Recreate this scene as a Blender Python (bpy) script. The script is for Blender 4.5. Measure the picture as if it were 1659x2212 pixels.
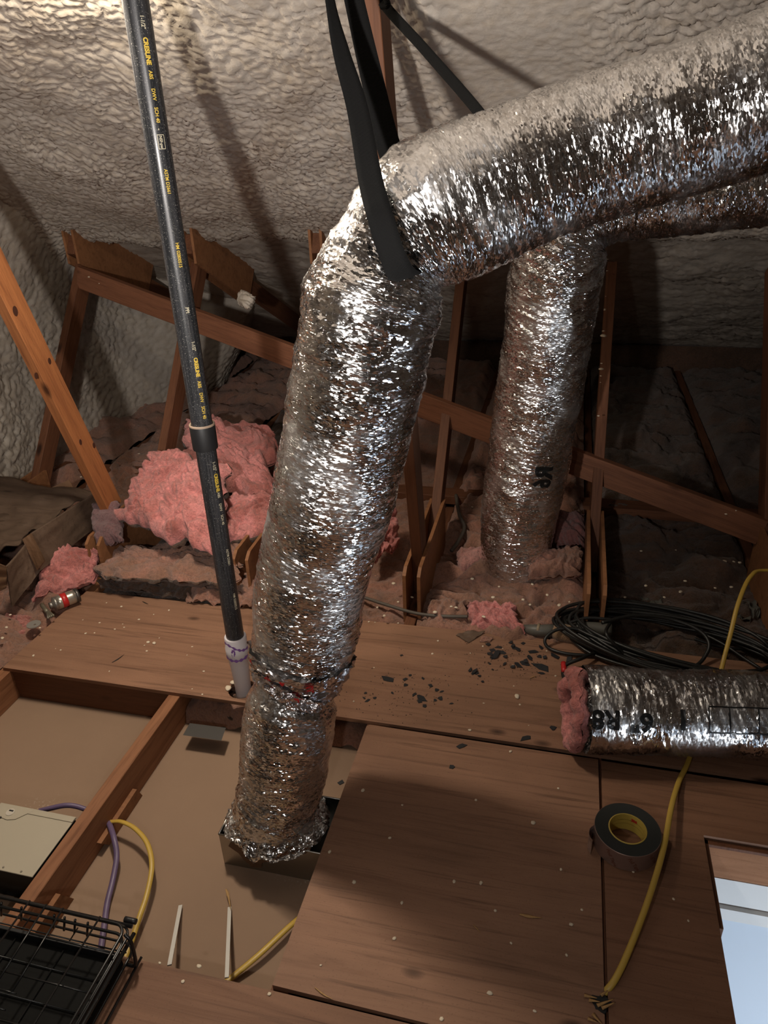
import bpy, bmesh, math, random
import numpy as np
from mathutils import Vector, Matrix, Quaternion
random.seed(7); rs = np.random.RandomState(11)
for o in list(bpy.data.objects): bpy.data.objects.remove(o, do_unlink=True)
scene = bpy.context.scene
COL = scene.collection

# ------------------------------------------------------------------ camera
W, H, F = 1659.0, 2212.0, 1576.827
CX, CY = W/2, H/2
_D = np.array([1258-CX, 285-CY, F]); _T = -np.array([-6000-CX, 570-CY, F])
_D /= np.linalg.norm(_D); _T /= np.linalg.norm(_T); _N = np.cross(_T, _D)
R3 = np.array([_T, _D, _N])                 # image axes (right, down, forward) -> world
CAM = np.array([0.0, 0.0, 1.49])
cd = bpy.data.cameras.new('camera'); cam = bpy.data.objects.new('camera', cd); COL.objects.link(cam)
cd.sensor_fit = 'VERTICAL'; cd.sensor_height = 36.0; cd.lens = F/H*36.0
cd.clip_start = .02; cd.clip_end = 60
rx, up, bk = R3[:, 0], -R3[:, 1], -R3[:, 2]
cam.matrix_world = Matrix(((rx[0], up[0], bk[0], CAM[0]), (rx[1], up[1], bk[1], CAM[1]), (rx[2], up[2], bk[2], CAM[2]), (0, 0, 0, 1)))
scene.camera = cam

def ray(u, v): return R3 @ np.array([u-CX, v-CY, F])
def at(u, v, x=None, y=None, z=None):        # where a sight line meets the plane x=, y= or z=
    r = ray(u, v)
    k = (x-CAM[0])/r[0] if x is not None else (y-CAM[1])/r[1] if y is not None else (z-CAM[2])/r[2]
    return CAM + k*r
RO_A, RO_B = 2.77, .5                        # roof foam plane  z = RO_A - RO_B*y
def onroof(u, v):
    r = ray(u, v); k = (RO_A-CAM[2]-RO_B*CAM[1])/(r[2]+RO_B*r[1]); return CAM+k*r

# ------------------------------------------------------------------ world, lights, exposure
w = bpy.data.worlds.new('world'); scene.world = w; w.use_nodes = True
w.node_tree.nodes['Background'].inputs[0].default_value = (.03, .025, .02, 1)
w.node_tree.nodes['Background'].inputs[1].default_value = .15
vs = scene.view_settings
vs.view_transform = 'Standard'; vs.look = 'None'; vs.gamma = 1; vs.use_curve_mapping = False
vs.exposure = 0.0
def lamp(name, kind, loc, power, color, size=.03, rot=None, size_y=None):
    l = bpy.data.lights.new(name, kind); l.energy = power; l.color = color
    if kind == 'AREA':
        l.size = size
        if size_y: l.shape = 'RECTANGLE'; l.size_y = size_y
    else: l.shadow_soft_size = size
    o = bpy.data.objects.new(name, l); o.location = loc
    if rot: o.rotation_euler = rot
    COL.objects.link(o); return o
wl = lamp('work_lamp', 'SPOT', (-1.04, 1.58, 1.80), 62, (1, .88, .73), .085)       # clamp lamp under the roof, left of the pipe, reflector down
wl.data.spot_size = math.radians(150); wl.data.spot_blend = 1.0
wl.rotation_euler = (Vector((-1.02, 1.30, .6))-wl.location).to_track_quat('-Z', 'Y').to_euler()
lamp('work_lamp_bulb', 'POINT', (-1.13, 1.70, 1.85), 13, (1, .87, .68), .03)
hl = lamp('flood_lamp', 'SPOT', (-.42, -.10, 1.45), 165, (1, .93, .87), .03)      # flood lamp left of the camera, aimed up the attic
hl.data.spot_size = math.radians(100); hl.data.spot_blend = .9
hl.rotation_euler = (Vector((-1.05, 2.8, 1.8))-hl.location).to_track_quat('-Z', 'Y').to_euler()
lamp('glint_fill', 'POINT', (-.22, .02, 1.0), 9, (1, .96, .92), .018)           # point light added for glints on the foil, no lamp of the attic
lamp('room_light', 'POINT', (1.55, .15, -.75), 62, (.86, .93, 1), .2)

# ------------------------------------------------------------------ numpy noise
def _hash(ix, iy, iz, seed):
    h = (ix.astype(np.int64)*374761393 + iy.astype(np.int64)*668265263 + iz.astype(np.int64)*2147483647*3 + seed*974634777) & 0xffffffff
    h = ((h ^ (h >> 13))*1274126177) & 0xffffffff
    h = (h ^ (h >> 16)) & 0xffffffff
    h = (h*2246822519) & 0xffffffff
    return (h ^ (h >> 15)) & 0xffffffff
def hf(ix, iy, iz, seed): return _hash(ix, iy, iz, seed)/4294967295.0
def noise(x, y, z, seed=0):                  # value-gradient noise, about -1..1
    x, y, z = np.broadcast_arrays(np.asarray(x, float), np.asarray(y, float), np.asarray(z, float))
    x0, y0, z0 = np.floor(x), np.floor(y), np.floor(z)
    fx, fy, fz = x-x0, y-y0, z-z0
    ux, uy, uz = (t*t*t*(t*(t*6-15)+10) for t in (fx, fy, fz))
    out = 0
    for dx in (0, 1):
        for dy in (0, 1):
            for dz in (0, 1):
                h = _hash(x0+dx, y0+dy, z0+dz, seed)
                gx = (h & 1023)/511.5-1; gy = ((h >> 10) & 1023)/511.5-1; gz = ((h >> 20) & 1023)/511.5-1
                g = gx*(fx-dx)+gy*(fy-dy)+gz*(fz-dz)
                out = out + g*(ux if dx else 1-ux)*(uy if dy else 1-uy)*(uz if dz else 1-uz)
    return out*1.4
def fbm(x, y, z, seed=0, octv=4, gain=.5):
    a, s, t = 1, 0, 1.0
    for i in range(octv):
        s = s + a*noise(x*t, y*t, z*t, seed+i*17); a *= gain; t *= 2.03
    return s
def ridge(n, k=2.2): return np.clip(1-np.abs(n)*k, 0, 1)**2
def worley(x, y, seed=0):                    # F1, F2
    x0, y0 = np.floor(x), np.floor(y); zz = np.zeros_like(x0)
    f1 = np.full(x.shape, 9.0); f2 = np.full(x.shape, 9.0)
    for i in (-1, 0, 1):
        for j in (-1, 0, 1):
            cx, cy = x0+i, y0+j
            d = np.hypot(cx+hf(cx, cy, zz, seed)-x, cy+hf(cx, cy, zz, seed+5)-y)
            f2 = np.minimum(f2, np.maximum(f1, d)); f1 = np.minimum(f1, d)
    return f1, f2

# ------------------------------------------------------------------ mesh helpers
def mk(name, verts, faces, mat=None, parent=None, smooth=False, uv=None):
    me = bpy.data.meshes.new(name)
    me.from_pydata([tuple(map(float, v)) for v in verts], [], [tuple(map(int, f)) for f in faces]); me.update()
    return fin(name, me, mat, parent, smooth)
def fin(name, me, mat=None, parent=None, smooth=False):
    if mat: me.materials.append(mat)
    if smooth: me.polygons.foreach_set('use_smooth', [True]*len(me.polygons))
    o = bpy.data.objects.new(name, me); COL.objects.link(o)
    if parent: o.parent = parent
    return o
def grid(name, P, mat, parent=None, closed=False, smooth=True, uv=None, flip=False):
    nv, nu = P.shape[:2]
    me = bpy.data.meshes.new(name)
    me.vertices.add(nv*nu); me.vertices.foreach_set('co', P.reshape(-1).astype(np.float32))
    i = np.arange(nv-1)[:, None]; j = np.arange(nu if closed else nu-1)[None, :]
    a = i*nu+j; b = i*nu+(j+1) % nu; c = (i+1)*nu+(j+1) % nu; d = (i+1)*nu+j
    q = np.stack([a, d, c, b] if flip else [a, b, c, d], -1).reshape(-1, 4)
    me.loops.add(q.size); me.loops.foreach_set('vertex_index', q.reshape(-1).astype(np.int32))
    me.polygons.add(len(q)); me.polygons.foreach_set('loop_start', np.arange(0, q.size, 4, dtype=np.int32))
    me.update(calc_edges=True)
    if uv is not None:
        U, V = uv                             # U along columns (len nu, +1 if closed), V along rows
        l = me.uv_layers.new(name='UVMap')
        jj = np.broadcast_to(j, a.shape).reshape(-1); ii = np.broadcast_to(i, a.shape).reshape(-1)
        cu = [jj, jj+1, jj+1, jj]; cv = [ii, ii, ii+1, ii+1]
        if flip: cu = [jj, jj, jj+1, jj+1]; cv = [ii, ii+1, ii+1, ii]
        arr = np.stack([np.stack([U[c1], V[c2]], -1) for c1, c2 in zip(cu, cv)], 1)
        l.data.foreach_set('uv', arr.reshape(-1).astype(np.float32))
    me.validate()
    return fin(name, me, mat, parent, smooth)
def empty(name, loc=(0, 0, 0)):
    o = bpy.data.objects.new(name, None); o.location = tuple(map(float, loc)); o.empty_display_size = .05; COL.objects.link(o); return o
def tag(o, label=None, cat=None, group=None, kind=None):
    if label: o['label'] = label
    if cat: o['category'] = cat
    if group: o['group'] = group
    if kind: o['kind'] = kind
    return o
def root(name, loc, label, cat, group=None):
    return tag(empty(name, loc), label, cat, group)
def adopt(o, p):                              # parent, keeping the world position of a mesh made in world space
    o.parent = p; o.matrix_parent_inverse = p.matrix_basis.inverted(); return o
def box(name, lo, hi, mat, parent=None, bev=0.0):
    lo, hi = np.array(lo, float), np.array(hi, float); c = (lo+hi)/2; s = hi-lo
    bm = bmesh.new(); bmesh.ops.create_cube(bm, size=1)
    bmesh.ops.scale(bm, vec=s, verts=bm.verts)
    if bev: bmesh.ops.bevel(bm, geom=bm.edges[:], offset=bev, segments=1, affect='EDGES')
    me = bpy.data.meshes.new(name); bm.to_mesh(me); bm.free()
    o = fin(name, me, mat); o.location = c
    if parent: adopt(o, parent)
    return o
def member(name, p0, p1, wid, thk, mat, parent=None, wdir=(1, 0, 0), bev=.0015, cut0=None, cut1=None):
    """a board from p0 to p1; wdir is the direction of its thk side"""
    p0, p1 = Vector(p0), Vector(p1); L = (p1-p0).length; ez = (p1-p0).normalized()
    ex = Vector(wdir); ex = (ex-ez*ex.dot(ez)).normalized(); ey = ez.cross(ex)
    bm = bmesh.new(); bmesh.ops.create_cube(bm, size=1); bmesh.ops.scale(bm, vec=(thk, wid, L), verts=bm.verts)
    for v in bm.verts:                        # bird-cut ends (world-space shear along the board)
        s = cut0 if v.co.z < 0 else cut1
        if s: v.co.z += s*v.co.y
    if bev: bmesh.ops.bevel(bm, geom=bm.edges[:], offset=bev, segments=1, affect='EDGES')
    me = bpy.data.meshes.new(name); bm.to_mesh(me); bm.free()
    o = fin(name, me, mat)
    M = Matrix((ex, ey, ez)).transposed().to_4x4(); M.translation = (p0+p1)/2; o.matrix_world = M
    if parent: adopt(o, parent)
    return o
def spline(pts, n):
    P = np.array(pts, float); k = len(P)
    if k == 2: t = np.linspace(0, 1, n)[:, None]; return P[0]*(1-t)+P[1]*t
    Q = np.vstack([2*P[0]-P[1], P, 2*P[-1]-P[-2]]); out = []
    seg = np.linspace(0, k-1-1e-9, n)
    for s in seg:
        i = int(s); t = s-i; a, b, c, d = Q[i:i+4]
        out.append(.5*((2*b)+(c-a)*t+(2*a-5*b+4*c-d)*t*t+(3*b-a-3*c+d)*t**3))
    return np.array(out)
def frames(C, hint=(0, 0, 1)):
    T = np.gradient(C, axis=0); T /= np.linalg.norm(T, axis=1)[:, None]
    n = np.array(hint, float); n -= T[0]*(n@T[0]); n /= np.linalg.norm(n)
    Ns = [n]
    for i in range(1, len(C)):
        n = n-T[i]*(n@T[i]); n /= np.linalg.norm(n); Ns.append(n)
    N = np.array(Ns); return T, N, np.cross(T, N)
def tube(name, pts, r, mat, parent=None, n=8, seg=60, hint=(0, 0, 1), flat=1.0, raw=False, caps=True):
    C = np.array(pts, float) if raw else spline(pts, seg)
    T, N, B = frames(C, hint)
    th = np.linspace(0, 2*np.pi, n, endpoint=False)
    rr = np.broadcast_to(np.asarray(r, float), (len(C),))
    P = C[:, None]+rr[:, None, None]*(np.cos(th)[None, :, None]*N[:, None]*flat+np.sin(th)[None, :, None]*B[:, None])
    if caps:
        P = np.concatenate([np.repeat(C[:1, None], n, 1), P, np.repeat(C[-1:, None], n, 1)], 0)
    s = np.concatenate([[0], np.cumsum(np.linalg.norm(np.diff(P.mean(1), axis=0), axis=1))])
    o = grid(name, P, mat, closed=True, uv=(np.linspace(0, 2*np.pi*float(np.mean(rr)), n+1), s))
    if parent: adopt(o, parent)
    return o
def sheet(name, outline, z1, thk, mat, holes=(), parent=None):
    """flat board seen from above, with optional holes; top at z1"""
    cu = bpy.data.curves.new(name, 'CURVE'); cu.dimensions = '2D'; cu.fill_mode = 'BOTH'; cu.extrude = thk/2
    for pl in [outline]+list(holes):
        sp = cu.splines.new('POLY'); sp.points.add(len(pl)-1)
        for p, q in zip(sp.points, pl): p.co = (float(q[0]), float(q[1]), 0, 1)
        sp.use_cyclic_u = True
    t = bpy.data.objects.new('tmp', cu); COL.objects.link(t)
    me = bpy.data.meshes.new_from_object(t.evaluated_get(bpy.context.evaluated_depsgraph_get()))
    bpy.data.objects.remove(t); me.name = name
    o = fin(name, me, mat); o.location = (0, 0, z1-thk/2)
    if parent: adopt(o, parent)
    return o
def prism(name, poly, axis, a, b, mat, parent=None):
    """polygon in the plane across axis ('x','y','z'), thick from a to b"""
    idx = {'x': (1, 2, 0), 'y': (0, 2, 1), 'z': (0, 1, 2)}[axis]; V = []
    for c in (a, b):
        for p in poly:
            v = [0, 0, 0]; v[idx[0]], v[idx[1]], v[idx[2]] = p[0], p[1], c; V.append(v)
    n = len(poly); Fc = [list(range(n)), list(range(2*n-1, n-1, -1))]+[[i, (i+1) % n, n+(i+1) % n, n+i] for i in range(n)]
    bm = bmesh.new(); vv = [bm.verts.new([float(t) for t in v]) for v in V]
    for f in Fc: bm.faces.new([vv[i] for i in f])
    bmesh.ops.recalc_face_normals(bm, faces=bm.faces)
    me = bpy.data.meshes.new(name); bm.to_mesh(me); bm.free()
    o = fin(name, me, mat)
    if parent: adopt(o, parent)
    return o
def textmesh(body, size, cuts=0, bold=0.0):
    cu = bpy.data.curves.new('text', 'FONT'); cu.body = body; cu.size = size; cu.offset = bold; cu.resolution_u = 3
    t = bpy.data.objects.new('tmp', cu); COL.objects.link(t)
    me = bpy.data.meshes.new_from_object(t.evaluated_get(bpy.context.evaluated_depsgraph_get()))
    bpy.data.objects.remove(t)
    if cuts:
        bm = bmesh.new(); bm.from_mesh(me)
        bmesh.ops.triangulate(bm, faces=bm.faces[:])
        for _ in range(cuts):
            es = [e for e in bm.edges if e.calc_length() > size*.12]
            if not es: break
            bmesh.ops.subdivide_edges(bm, edges=es, cuts=1); bmesh.ops.triangulate(bm, faces=bm.faces[:])
        bm.to_mesh(me); bm.free()
    n = len(me.vertices); co = np.zeros(n*3); me.vertices.foreach_get('co', co); return me, co.reshape(-1, 3)

# ------------------------------------------------------------------ materials
class NB:
    def __init__(s, name, rough=.6, metal=0, base=(.5, .5, .5), spec=.5):
        s.m = bpy.data.materials.new(name); s.m.use_nodes = True; s.t = s.m.node_tree; s.n = s.t.nodes; s.l = s.t.links
        s.b = s.n['Principled BSDF']; s.b.inputs['Base Color'].default_value = (*base, 1)
        s.b.inputs['Roughness'].default_value = rough; s.b.inputs['Metallic'].default_value = metal
        s.b.inputs['Specular IOR Level'].default_value = spec
    def new(s, t, **k):
        x = s.n.new(t)
        for a, b in k.items(): setattr(x, a, b)
        return x
    def ln(s, a, b): s.l.new(a, b)
    def coord(s, kind='Object', scale=(1, 1, 1), rnd=True, rot=(0, 0, 0)):
        tc = s.new('ShaderNodeTexCoord'); mp = s.new('ShaderNodeMapping'); mp.inputs['Scale'].default_value = scale; mp.inputs['Rotation'].default_value = rot
        s.ln(tc.outputs[kind], mp.inputs[0])
        if rnd:
            oi = s.new('ShaderNodeObjectInfo'); mu = s.new('ShaderNodeMath', operation='MULTIPLY'); mu.inputs[1].default_value = 37.0
            s.ln(oi.outputs['Random'], mu.inputs[0]); s.ln(mu.outputs[0], mp.inputs['Location'])
        return mp.outputs[0]
    def noise(s, vec, scale, detail=4, rough=.55, dist=0, out='Fac'):
        x = s.new('ShaderNodeTexNoise'); x.inputs['Scale'].default_value = scale; x.inputs['Detail'].default_value = detail
        x.inputs['Roughness'].default_value = rough; x.inputs['Distortion'].default_value = dist
        s.ln(vec, x.inputs['Vector']); return x.outputs[out]
    def vor(s, vec, scale, feature='F1', out='Distance'):
        x = s.new('ShaderNodeTexVoronoi', feature=feature); x.inputs['Scale'].default_value = scale
        s.ln(vec, x.inputs['Vector']); return x.outputs[out]
    def ramp(s, fac, stops):
        x = s.new('ShaderNodeValToRGB'); e = x.color_ramp.elements
        while len(e) < len(stops): e.new(.5)
        for q, (p, c) in zip(e, stops): q.position = p; q.color = (*c, 1) if len(c) == 3 else c
        s.ln(fac, x.inputs[0]); return x.outputs[0]
    def mix(s, fac, a, b, mode='MIX'):
        x = s.new('ShaderNodeMix', data_type='RGBA', blend_type=mode)
        for inp, v in ((x.inputs['Factor'], fac), (x.inputs['A'], a), (x.inputs['B'], b)):
            if isinstance(v, (int, float)): inp.default_value = v
            elif isinstance(v, tuple): inp.default_value = (*v, 1)
            else: s.ln(v, inp)
        return x.outputs['Result']
    def math(s, op, a, b=0.0):
        x = s.new('ShaderNodeMath', operation=op)
        for i, v in enumerate((a, b)):
            if isinstance(v, (int, float)): x.inputs[i].default_value = v
            else: s.ln(v, x.inputs[i])
        return x.outputs[0]
    def bump(s, h, strength=.5, dist=.01, prev=None):
        x = s.new('ShaderNodeBump'); x.inputs['Strength'].default_value = strength; x.inputs['Distance'].default_value = dist
        s.ln(h, x.inputs['Height'])
        if prev is not None: s.ln(prev, x.inputs['Normal'])
        return x.outputs[0]
    def done(s, col=None, rough=None, nrm=None):
        if col is not None: s.ln(col, s.b.inputs['Base Color'])
        if rough is not None: s.ln(rough, s.b.inputs['Roughness'])
        if nrm is not None: s.ln(nrm, s.b.inputs['Normal'])
        return s.m
def plain(name, col, rough=.6, metal=0, spec=.5): return NB(name, rough, metal, col, spec).m

def m_foam():
    b = NB('spray_foam', .5, 0, (.6, .52, .4), .35); v = b.coord('Object', rnd=False)
    n = b.noise(v, 2.2, 4); f = b.noise(v, 26, 4, .6)
    c = b.ramp(n, [(.3, (.43, .38, .325)), (.7, (.51, .46, .40))])
    c = b.mix(b.ramp(f, [(.42, (0, 0, 0)), (.7, (.35, .35, .35))]), c, (.33, .25, .16))
    nr = b.bump(b.noise(v, 60, 4, .6, .6), .22, .006); nr = b.bump(b.noise(v, 190, 2), .12, .002, nr)
    return b.done(c, None, nr)
def m_wood(name, a, c2, dark, stretch=(26, 26, 1.6), knots=True, spec=.3):
    b = NB(name, .62, 0, a, spec); v = b.coord('Object', stretch)
    n = b.noise(v, 1.6, 5, .6, .9); c = b.ramp(n, [(.28, c2), (.5, a), (.72, tuple(x*1.15 for x in a))])
    g = b.noise(v, 7, 3, .6, .3); c = b.mix(b.ramp(g, [(.5, (0, 0, 0)), (.72, (.45, .45, .45))]), c, dark)
    if knots:
        kv = b.coord('Object', (7, 7, 3.2)); k = b.vor(kv, 1.0)
        c = b.mix(b.ramp(k, [(.05, (.9, .9, .9)), (.13, (0, 0, 0))]), c, tuple(x*.35 for x in dark))
    return b.done(c, None, b.bump(g, .25, .003))
def m_ply(name, a, c2, dark):
    b = NB(name, .62, 0, a, .3); v = b.coord('Object', (1.4, 17, 17))
    n = b.noise(v, 1.1, 6, .62, 1.3); c = b.ramp(n, [(.25, c2), (.48, a), (.75, tuple(x*1.16 for x in a))])
    g = b.noise(b.coord('Object', (1.8, 60, 60)), 1.5, 4, .65, .5)
    c = b.mix(b.ramp(g, [(.54, (0, 0, 0)), (.76, (.75, .75, .75))]), c, dark)
    w2 = b.noise(b.coord('Object', (1, 2.2, 2.2)), 2.3, 4, .6)
    c = b.mix(b.ramp(w2, [(.35, (.4, .4, .4)), (.62, (0, 0, 0))]), c, tuple(x*.55 for x in a))
    k = b.vor(b.coord('Object', (3.1, 6.5, 6.5)), 1.0)
    c = b.mix(b.ramp(k, [(.035, (.9, .9, .9)), (.10, (0, 0, 0))]), c, tuple(x*.5 for x in dark))
    d = b.noise(b.coord('Object'), 260, 2, .5)
    c = b.mix(b.ramp(d, [(.62, (0, 0, 0)), (.74, (.3, .3, .3))]), c, dark)
    return b.done(c, None, b.bump(g, .35, .003))
def m_drywall():
    b = NB('drywall', .85, 0, (.44, .31, .22), .2); v = b.coord('Object', rnd=False)
    c = b.ramp(b.noise(v, 1.6, 5, .6), [(.3, (.265, .175, .118)), (.7, (.32, .215, .145))])
    s = b.noise(v, 120, 3, .6); m = b.noise(v, 3.2, 3, .5)
    q = b.math('MULTIPLY', b.ramp(s, [(.58, (0, 0, 0)), (.68, (1, 1, 1))]), b.ramp(m, [(.60, (0, 0, 0)), (.68, (.9, .9, .9))]))
    c = b.mix(q, c, (.56, .5, .42))
    return b.done(c, None, b.bump(s, .08, .002))
def m_fiber(name, pink, dusty, lo=.42, hi=.62, fine=(.5, .5, .5)):
    b = NB(name, .95, 0, pink, .05); v = b.coord('Object', rnd=False)
    n = b.noise(v, 5, 5, .65, .5); c = b.mix(b.ramp(n, [(lo, (0, 0, 0)), (hi, (1, 1, 1))]), dusty, pink)
    f = b.noise(b.coord('Object', (1, 1, 1), False), 55, 4, .7, 2.0)
    c = b.mix(b.ramp(f, [(.35, (.55, .55, .55)), (.55, (0, 0, 0))]), c, tuple(x*.45 for x in dusty))
    nr = b.bump(f, .8, .008); nr = b.bump(b.noise(v, 240, 2, .6, 1), .5, .003, nr)
    b.b.inputs['Sheen Weight'].default_value = .25
    return b.done(c, None, nr)
def m_foil(name='duct_foil', col=(.80, .79, .78), rough=.12, sx=1.0, strength=1.0, coarse=1.0):
    b = NB(name, rough, 1, col)
    tc = b.new('ShaderNodeTexCoord')
    def crumple(scale, rot, sc):
        mp = b.new('ShaderNodeMapping'); mp.inputs['Scale'].default_value = sc; mp.inputs['Rotation'].default_value = (0, 0, rot)
        b.ln(tc.outputs['UV'], mp.inputs[0])
        ns = b.new('ShaderNodeTexNoise'); ns.inputs['Scale'].default_value = scale*.6; ns.inputs['Detail'].default_value = 2
        b.ln(mp.outputs[0], ns.inputs['Vector'])
        ad = b.new('ShaderNodeMix', data_type='RGBA', blend_type='LINEAR_LIGHT'); ad.inputs['Factor'].default_value = .25/scale
        b.ln(mp.outputs[0], ad.inputs['A']); b.ln(ns.outputs['Color'], ad.inputs['B'])
        vo = b.new('ShaderNodeTexVoronoi'); vo.inputs['Scale'].default_value = scale; b.ln(ad.outputs['Result'], vo.inputs['Vector'])
        sb = b.new('ShaderNodeVectorMath', operation='SUBTRACT'); b.ln(ad.outputs['Result'], sb.inputs[0]); b.ln(vo.outputs['Position'], sb.inputs[1])
        cc = b.new('ShaderNodeVectorMath', operation='SUBTRACT'); b.ln(vo.outputs['Color'], cc.inputs[0]); cc.inputs[1].default_value = (.5, .5, .5)
        dt = b.new('ShaderNodeVectorMath', operation='DOT_PRODUCT'); b.ln(sb.outputs[0], dt.inputs[0]); b.ln(cc.outputs[0], dt.inputs[1])
        return dt.outputs['Value']
    h1 = crumple(20*coarse, .35, (1, 3.6, 1)); h2 = crumple(150*coarse, -.2, (1, 2.4, 1)); h3 = crumple(55*coarse, .8, (1, 1.8, 1))
    md = b.ramp(b.noise(b.coord('UV', (1, 1, 1), False), 5.5, 3), [(.38, (.25,)*3), (.62, (1, 1, 1))])
    def bm_(h, st, d, prev):
        x = b.new('ShaderNodeBump'); x.inputs['Distance'].default_value = d; b.ln(h, x.inputs['Height']); b.ln(b.math('MULTIPLY', md, st), x.inputs['Strength'])
        if prev is not None: b.ln(prev, x.inputs['Normal'])
        return x.outputs[0]
    nr = bm_(h1, .55*strength, .30, None); nr = bm_(h3, .6*strength, .30, nr)
    nr = b.bump(h2, .85*strength, .42, nr)
    # scrim: a square net of threads under the film, about 12 mm
    sx_ = b.new('ShaderNodeSeparateXYZ'); b.ln(tc.outputs['UV'], sx_.inputs[0])
    def line(o, per):
        m = b.math('FRACT', b.math('MULTIPLY', o, 1/per)); return b.math('LESS_THAN', b.math('ABSOLUTE', b.math('SUBTRACT', m, .5)), .05)
    g = b.math('MAXIMUM', line(sx_.outputs[0], .013), line(sx_.outputs[1], .013))
    nr = b.bump(g, .35, .0012, nr)
    mp = b.coord('UV', (1, 1, 1), False); rn = b.noise(mp, 9, 3)
    r = b.ramp(md, [(.25, (rough*2.9,)*3), (.75, (rough,)*3)])
    return b.done(None, r, nr)
def m_pipe():
    b = NB('abs_plastic', .3, 0, (.016, .017, .019), .5); v = b.coord('Object', rnd=False)
    n = b.noise(v, 420, 2, .6); n2 = b.noise(b.coord('Object', (90, 90, 3), False), 2, 3)
    c = b.ramp(n2, [(.4, (.014, .015, .017)), (.8, (.05, .05, .055))])
    c = b.mix(b.ramp(n, [(.63, (0, 0, 0)), (.69, (.8, .8, .8))]), c, (.3, .29, .26))
    return b.done(c, b.ramp(n2, [(.3, (.28,)*3), (.8, (.5,)*3)]), b.bump(n, .1, .001))

FOAM = m_foam()
WOOD = m_wood('weathered_stud', (.145, .058, .028), (.095, .036, .018), (.05, .018, .009))
WOODB = m_wood('orange_stud', (.33, .125, .045), (.23, .08, .03), (.12, .04, .016), (22, 22, 1.3))
JOIST = m_wood('joist_wood', (.27, .12, .058), (.19, .075, .033), (.09, .033, .014), (16, 16, 1.2), knots=False)
WOODC = m_wood('reddish_stud_shaded', (.13, .05, .022), (.09, .034, .015), (.07, .024, .011), (22, 22, 1.3))  # reddish wood, colour darkened for the straps' shade on the post; blocking shares it
GUSS = m_wood('gusset_plywood', (.26, .115, .05), (.2, .085, .036), (.11, .045, .02), (3, 9, 9), knots=False)
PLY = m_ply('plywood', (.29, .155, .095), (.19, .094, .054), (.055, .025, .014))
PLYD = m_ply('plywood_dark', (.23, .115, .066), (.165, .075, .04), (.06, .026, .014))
EDGE = m_wood('plywood_edge', (.14, .06, .03), (.1, .04, .02), (.05, .02, .01), (2, 2, 120), knots=False)
DRY = m_drywall()
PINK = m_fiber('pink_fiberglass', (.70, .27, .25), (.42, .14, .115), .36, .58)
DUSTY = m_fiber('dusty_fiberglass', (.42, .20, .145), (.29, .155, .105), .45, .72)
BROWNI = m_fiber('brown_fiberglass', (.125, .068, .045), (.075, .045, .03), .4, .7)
KRAFT = m_ply('kraft_paper', (.13, .085, .058), (.10, .062, .042), (.05, .03, .02))
CARD = m_ply('cardboard', (.16, .085, .045), (.13, .07, .038), (.06, .03, .02))
FOIL = m_foil()
FOILF = m_foil('flat_foil', (.72, .71, .70), .15, 1, .62, .7)
TAPEF = m_foil('tape_foil', (.82, .8, .82), .13, 1, .9, .35)
PIPE = m_pipe()
PVC = plain('white_pvc', (.62, .58, .6), .35)
PURP = plain('purple_primer', (.22, .1, .36), .4)
BLK = plain('black_plastic', (.012, .012, .013), .45)
WIRE = plain('black_wire', (.012, .012, .012), .28)
SHARD = plain('black_shard', (.016, .017, .019), .5)
TRAY = plain('tray_plastic', (.006, .006, .0055), .75, 0, .15)
CABLE = plain('black_cable', (.012, .012, .011), .42)
YEL = plain('yellow_sheath', (.52, .34, .06), .42)
PURC = plain('purple_sheath', (.13, .09, .17), .45)
GREYC = plain('grey_cable', (.09, .075, .06), .6)
INKY = plain('yellow_ink', (.62, .43, .06), .5)
INKW = plain('pale_ink', (.55, .5, .36), .5)
INKB = plain('black_ink', (.008, .008, .008), .35)
CRUMB = plain('foam_crumb', (.68, .58, .44), .7)
BEIGE = plain('beige_enamel', (.43, .38, .29), .5)
BLACKP = plain('black_paint', (.01, .01, .01), .6)
GALV = NB('galvanized_steel', .34, 1, (.42, .40, .36)); GALV = GALV.done(None, GALV.ramp(GALV.noise(GALV.coord('Object'), 9, 4), [(.3, (.28,)*3), (.7, (.42,)*3)]))
def m_strap():
    b = NB('strap_webbing', .85, 0, (.006, .006, .006), .12); v = b.coord('UV', (1, 1, 1), False)
    x = b.new('ShaderNodeTexWave'); x.bands_direction = 'Y'; x.inputs['Scale'].default_value = 140; b.ln(v, x.inputs['Vector'])
    return b.done(None, None, b.bump(x.outputs['Fac'], .6, .002))
STRAP = m_strap()
WHITEP = plain('white_plastic', (.62, .6, .55), .45)
HEAD = m_ply('header_wood', (.40, .20, .11), (.30, .14, .075), (.12, .05, .025)); HEAD.node_tree.nodes['Principled BSDF'].inputs['Specular IOR Level'].default_value = .02
WTRIM = plain('white_trim', (.8, .79, .76), .5)
BLUEW = plain('pale_blue_wall', (.64, .72, .81), .7)
RED = plain('red_print', (.5, .02, .02), .4)

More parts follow.
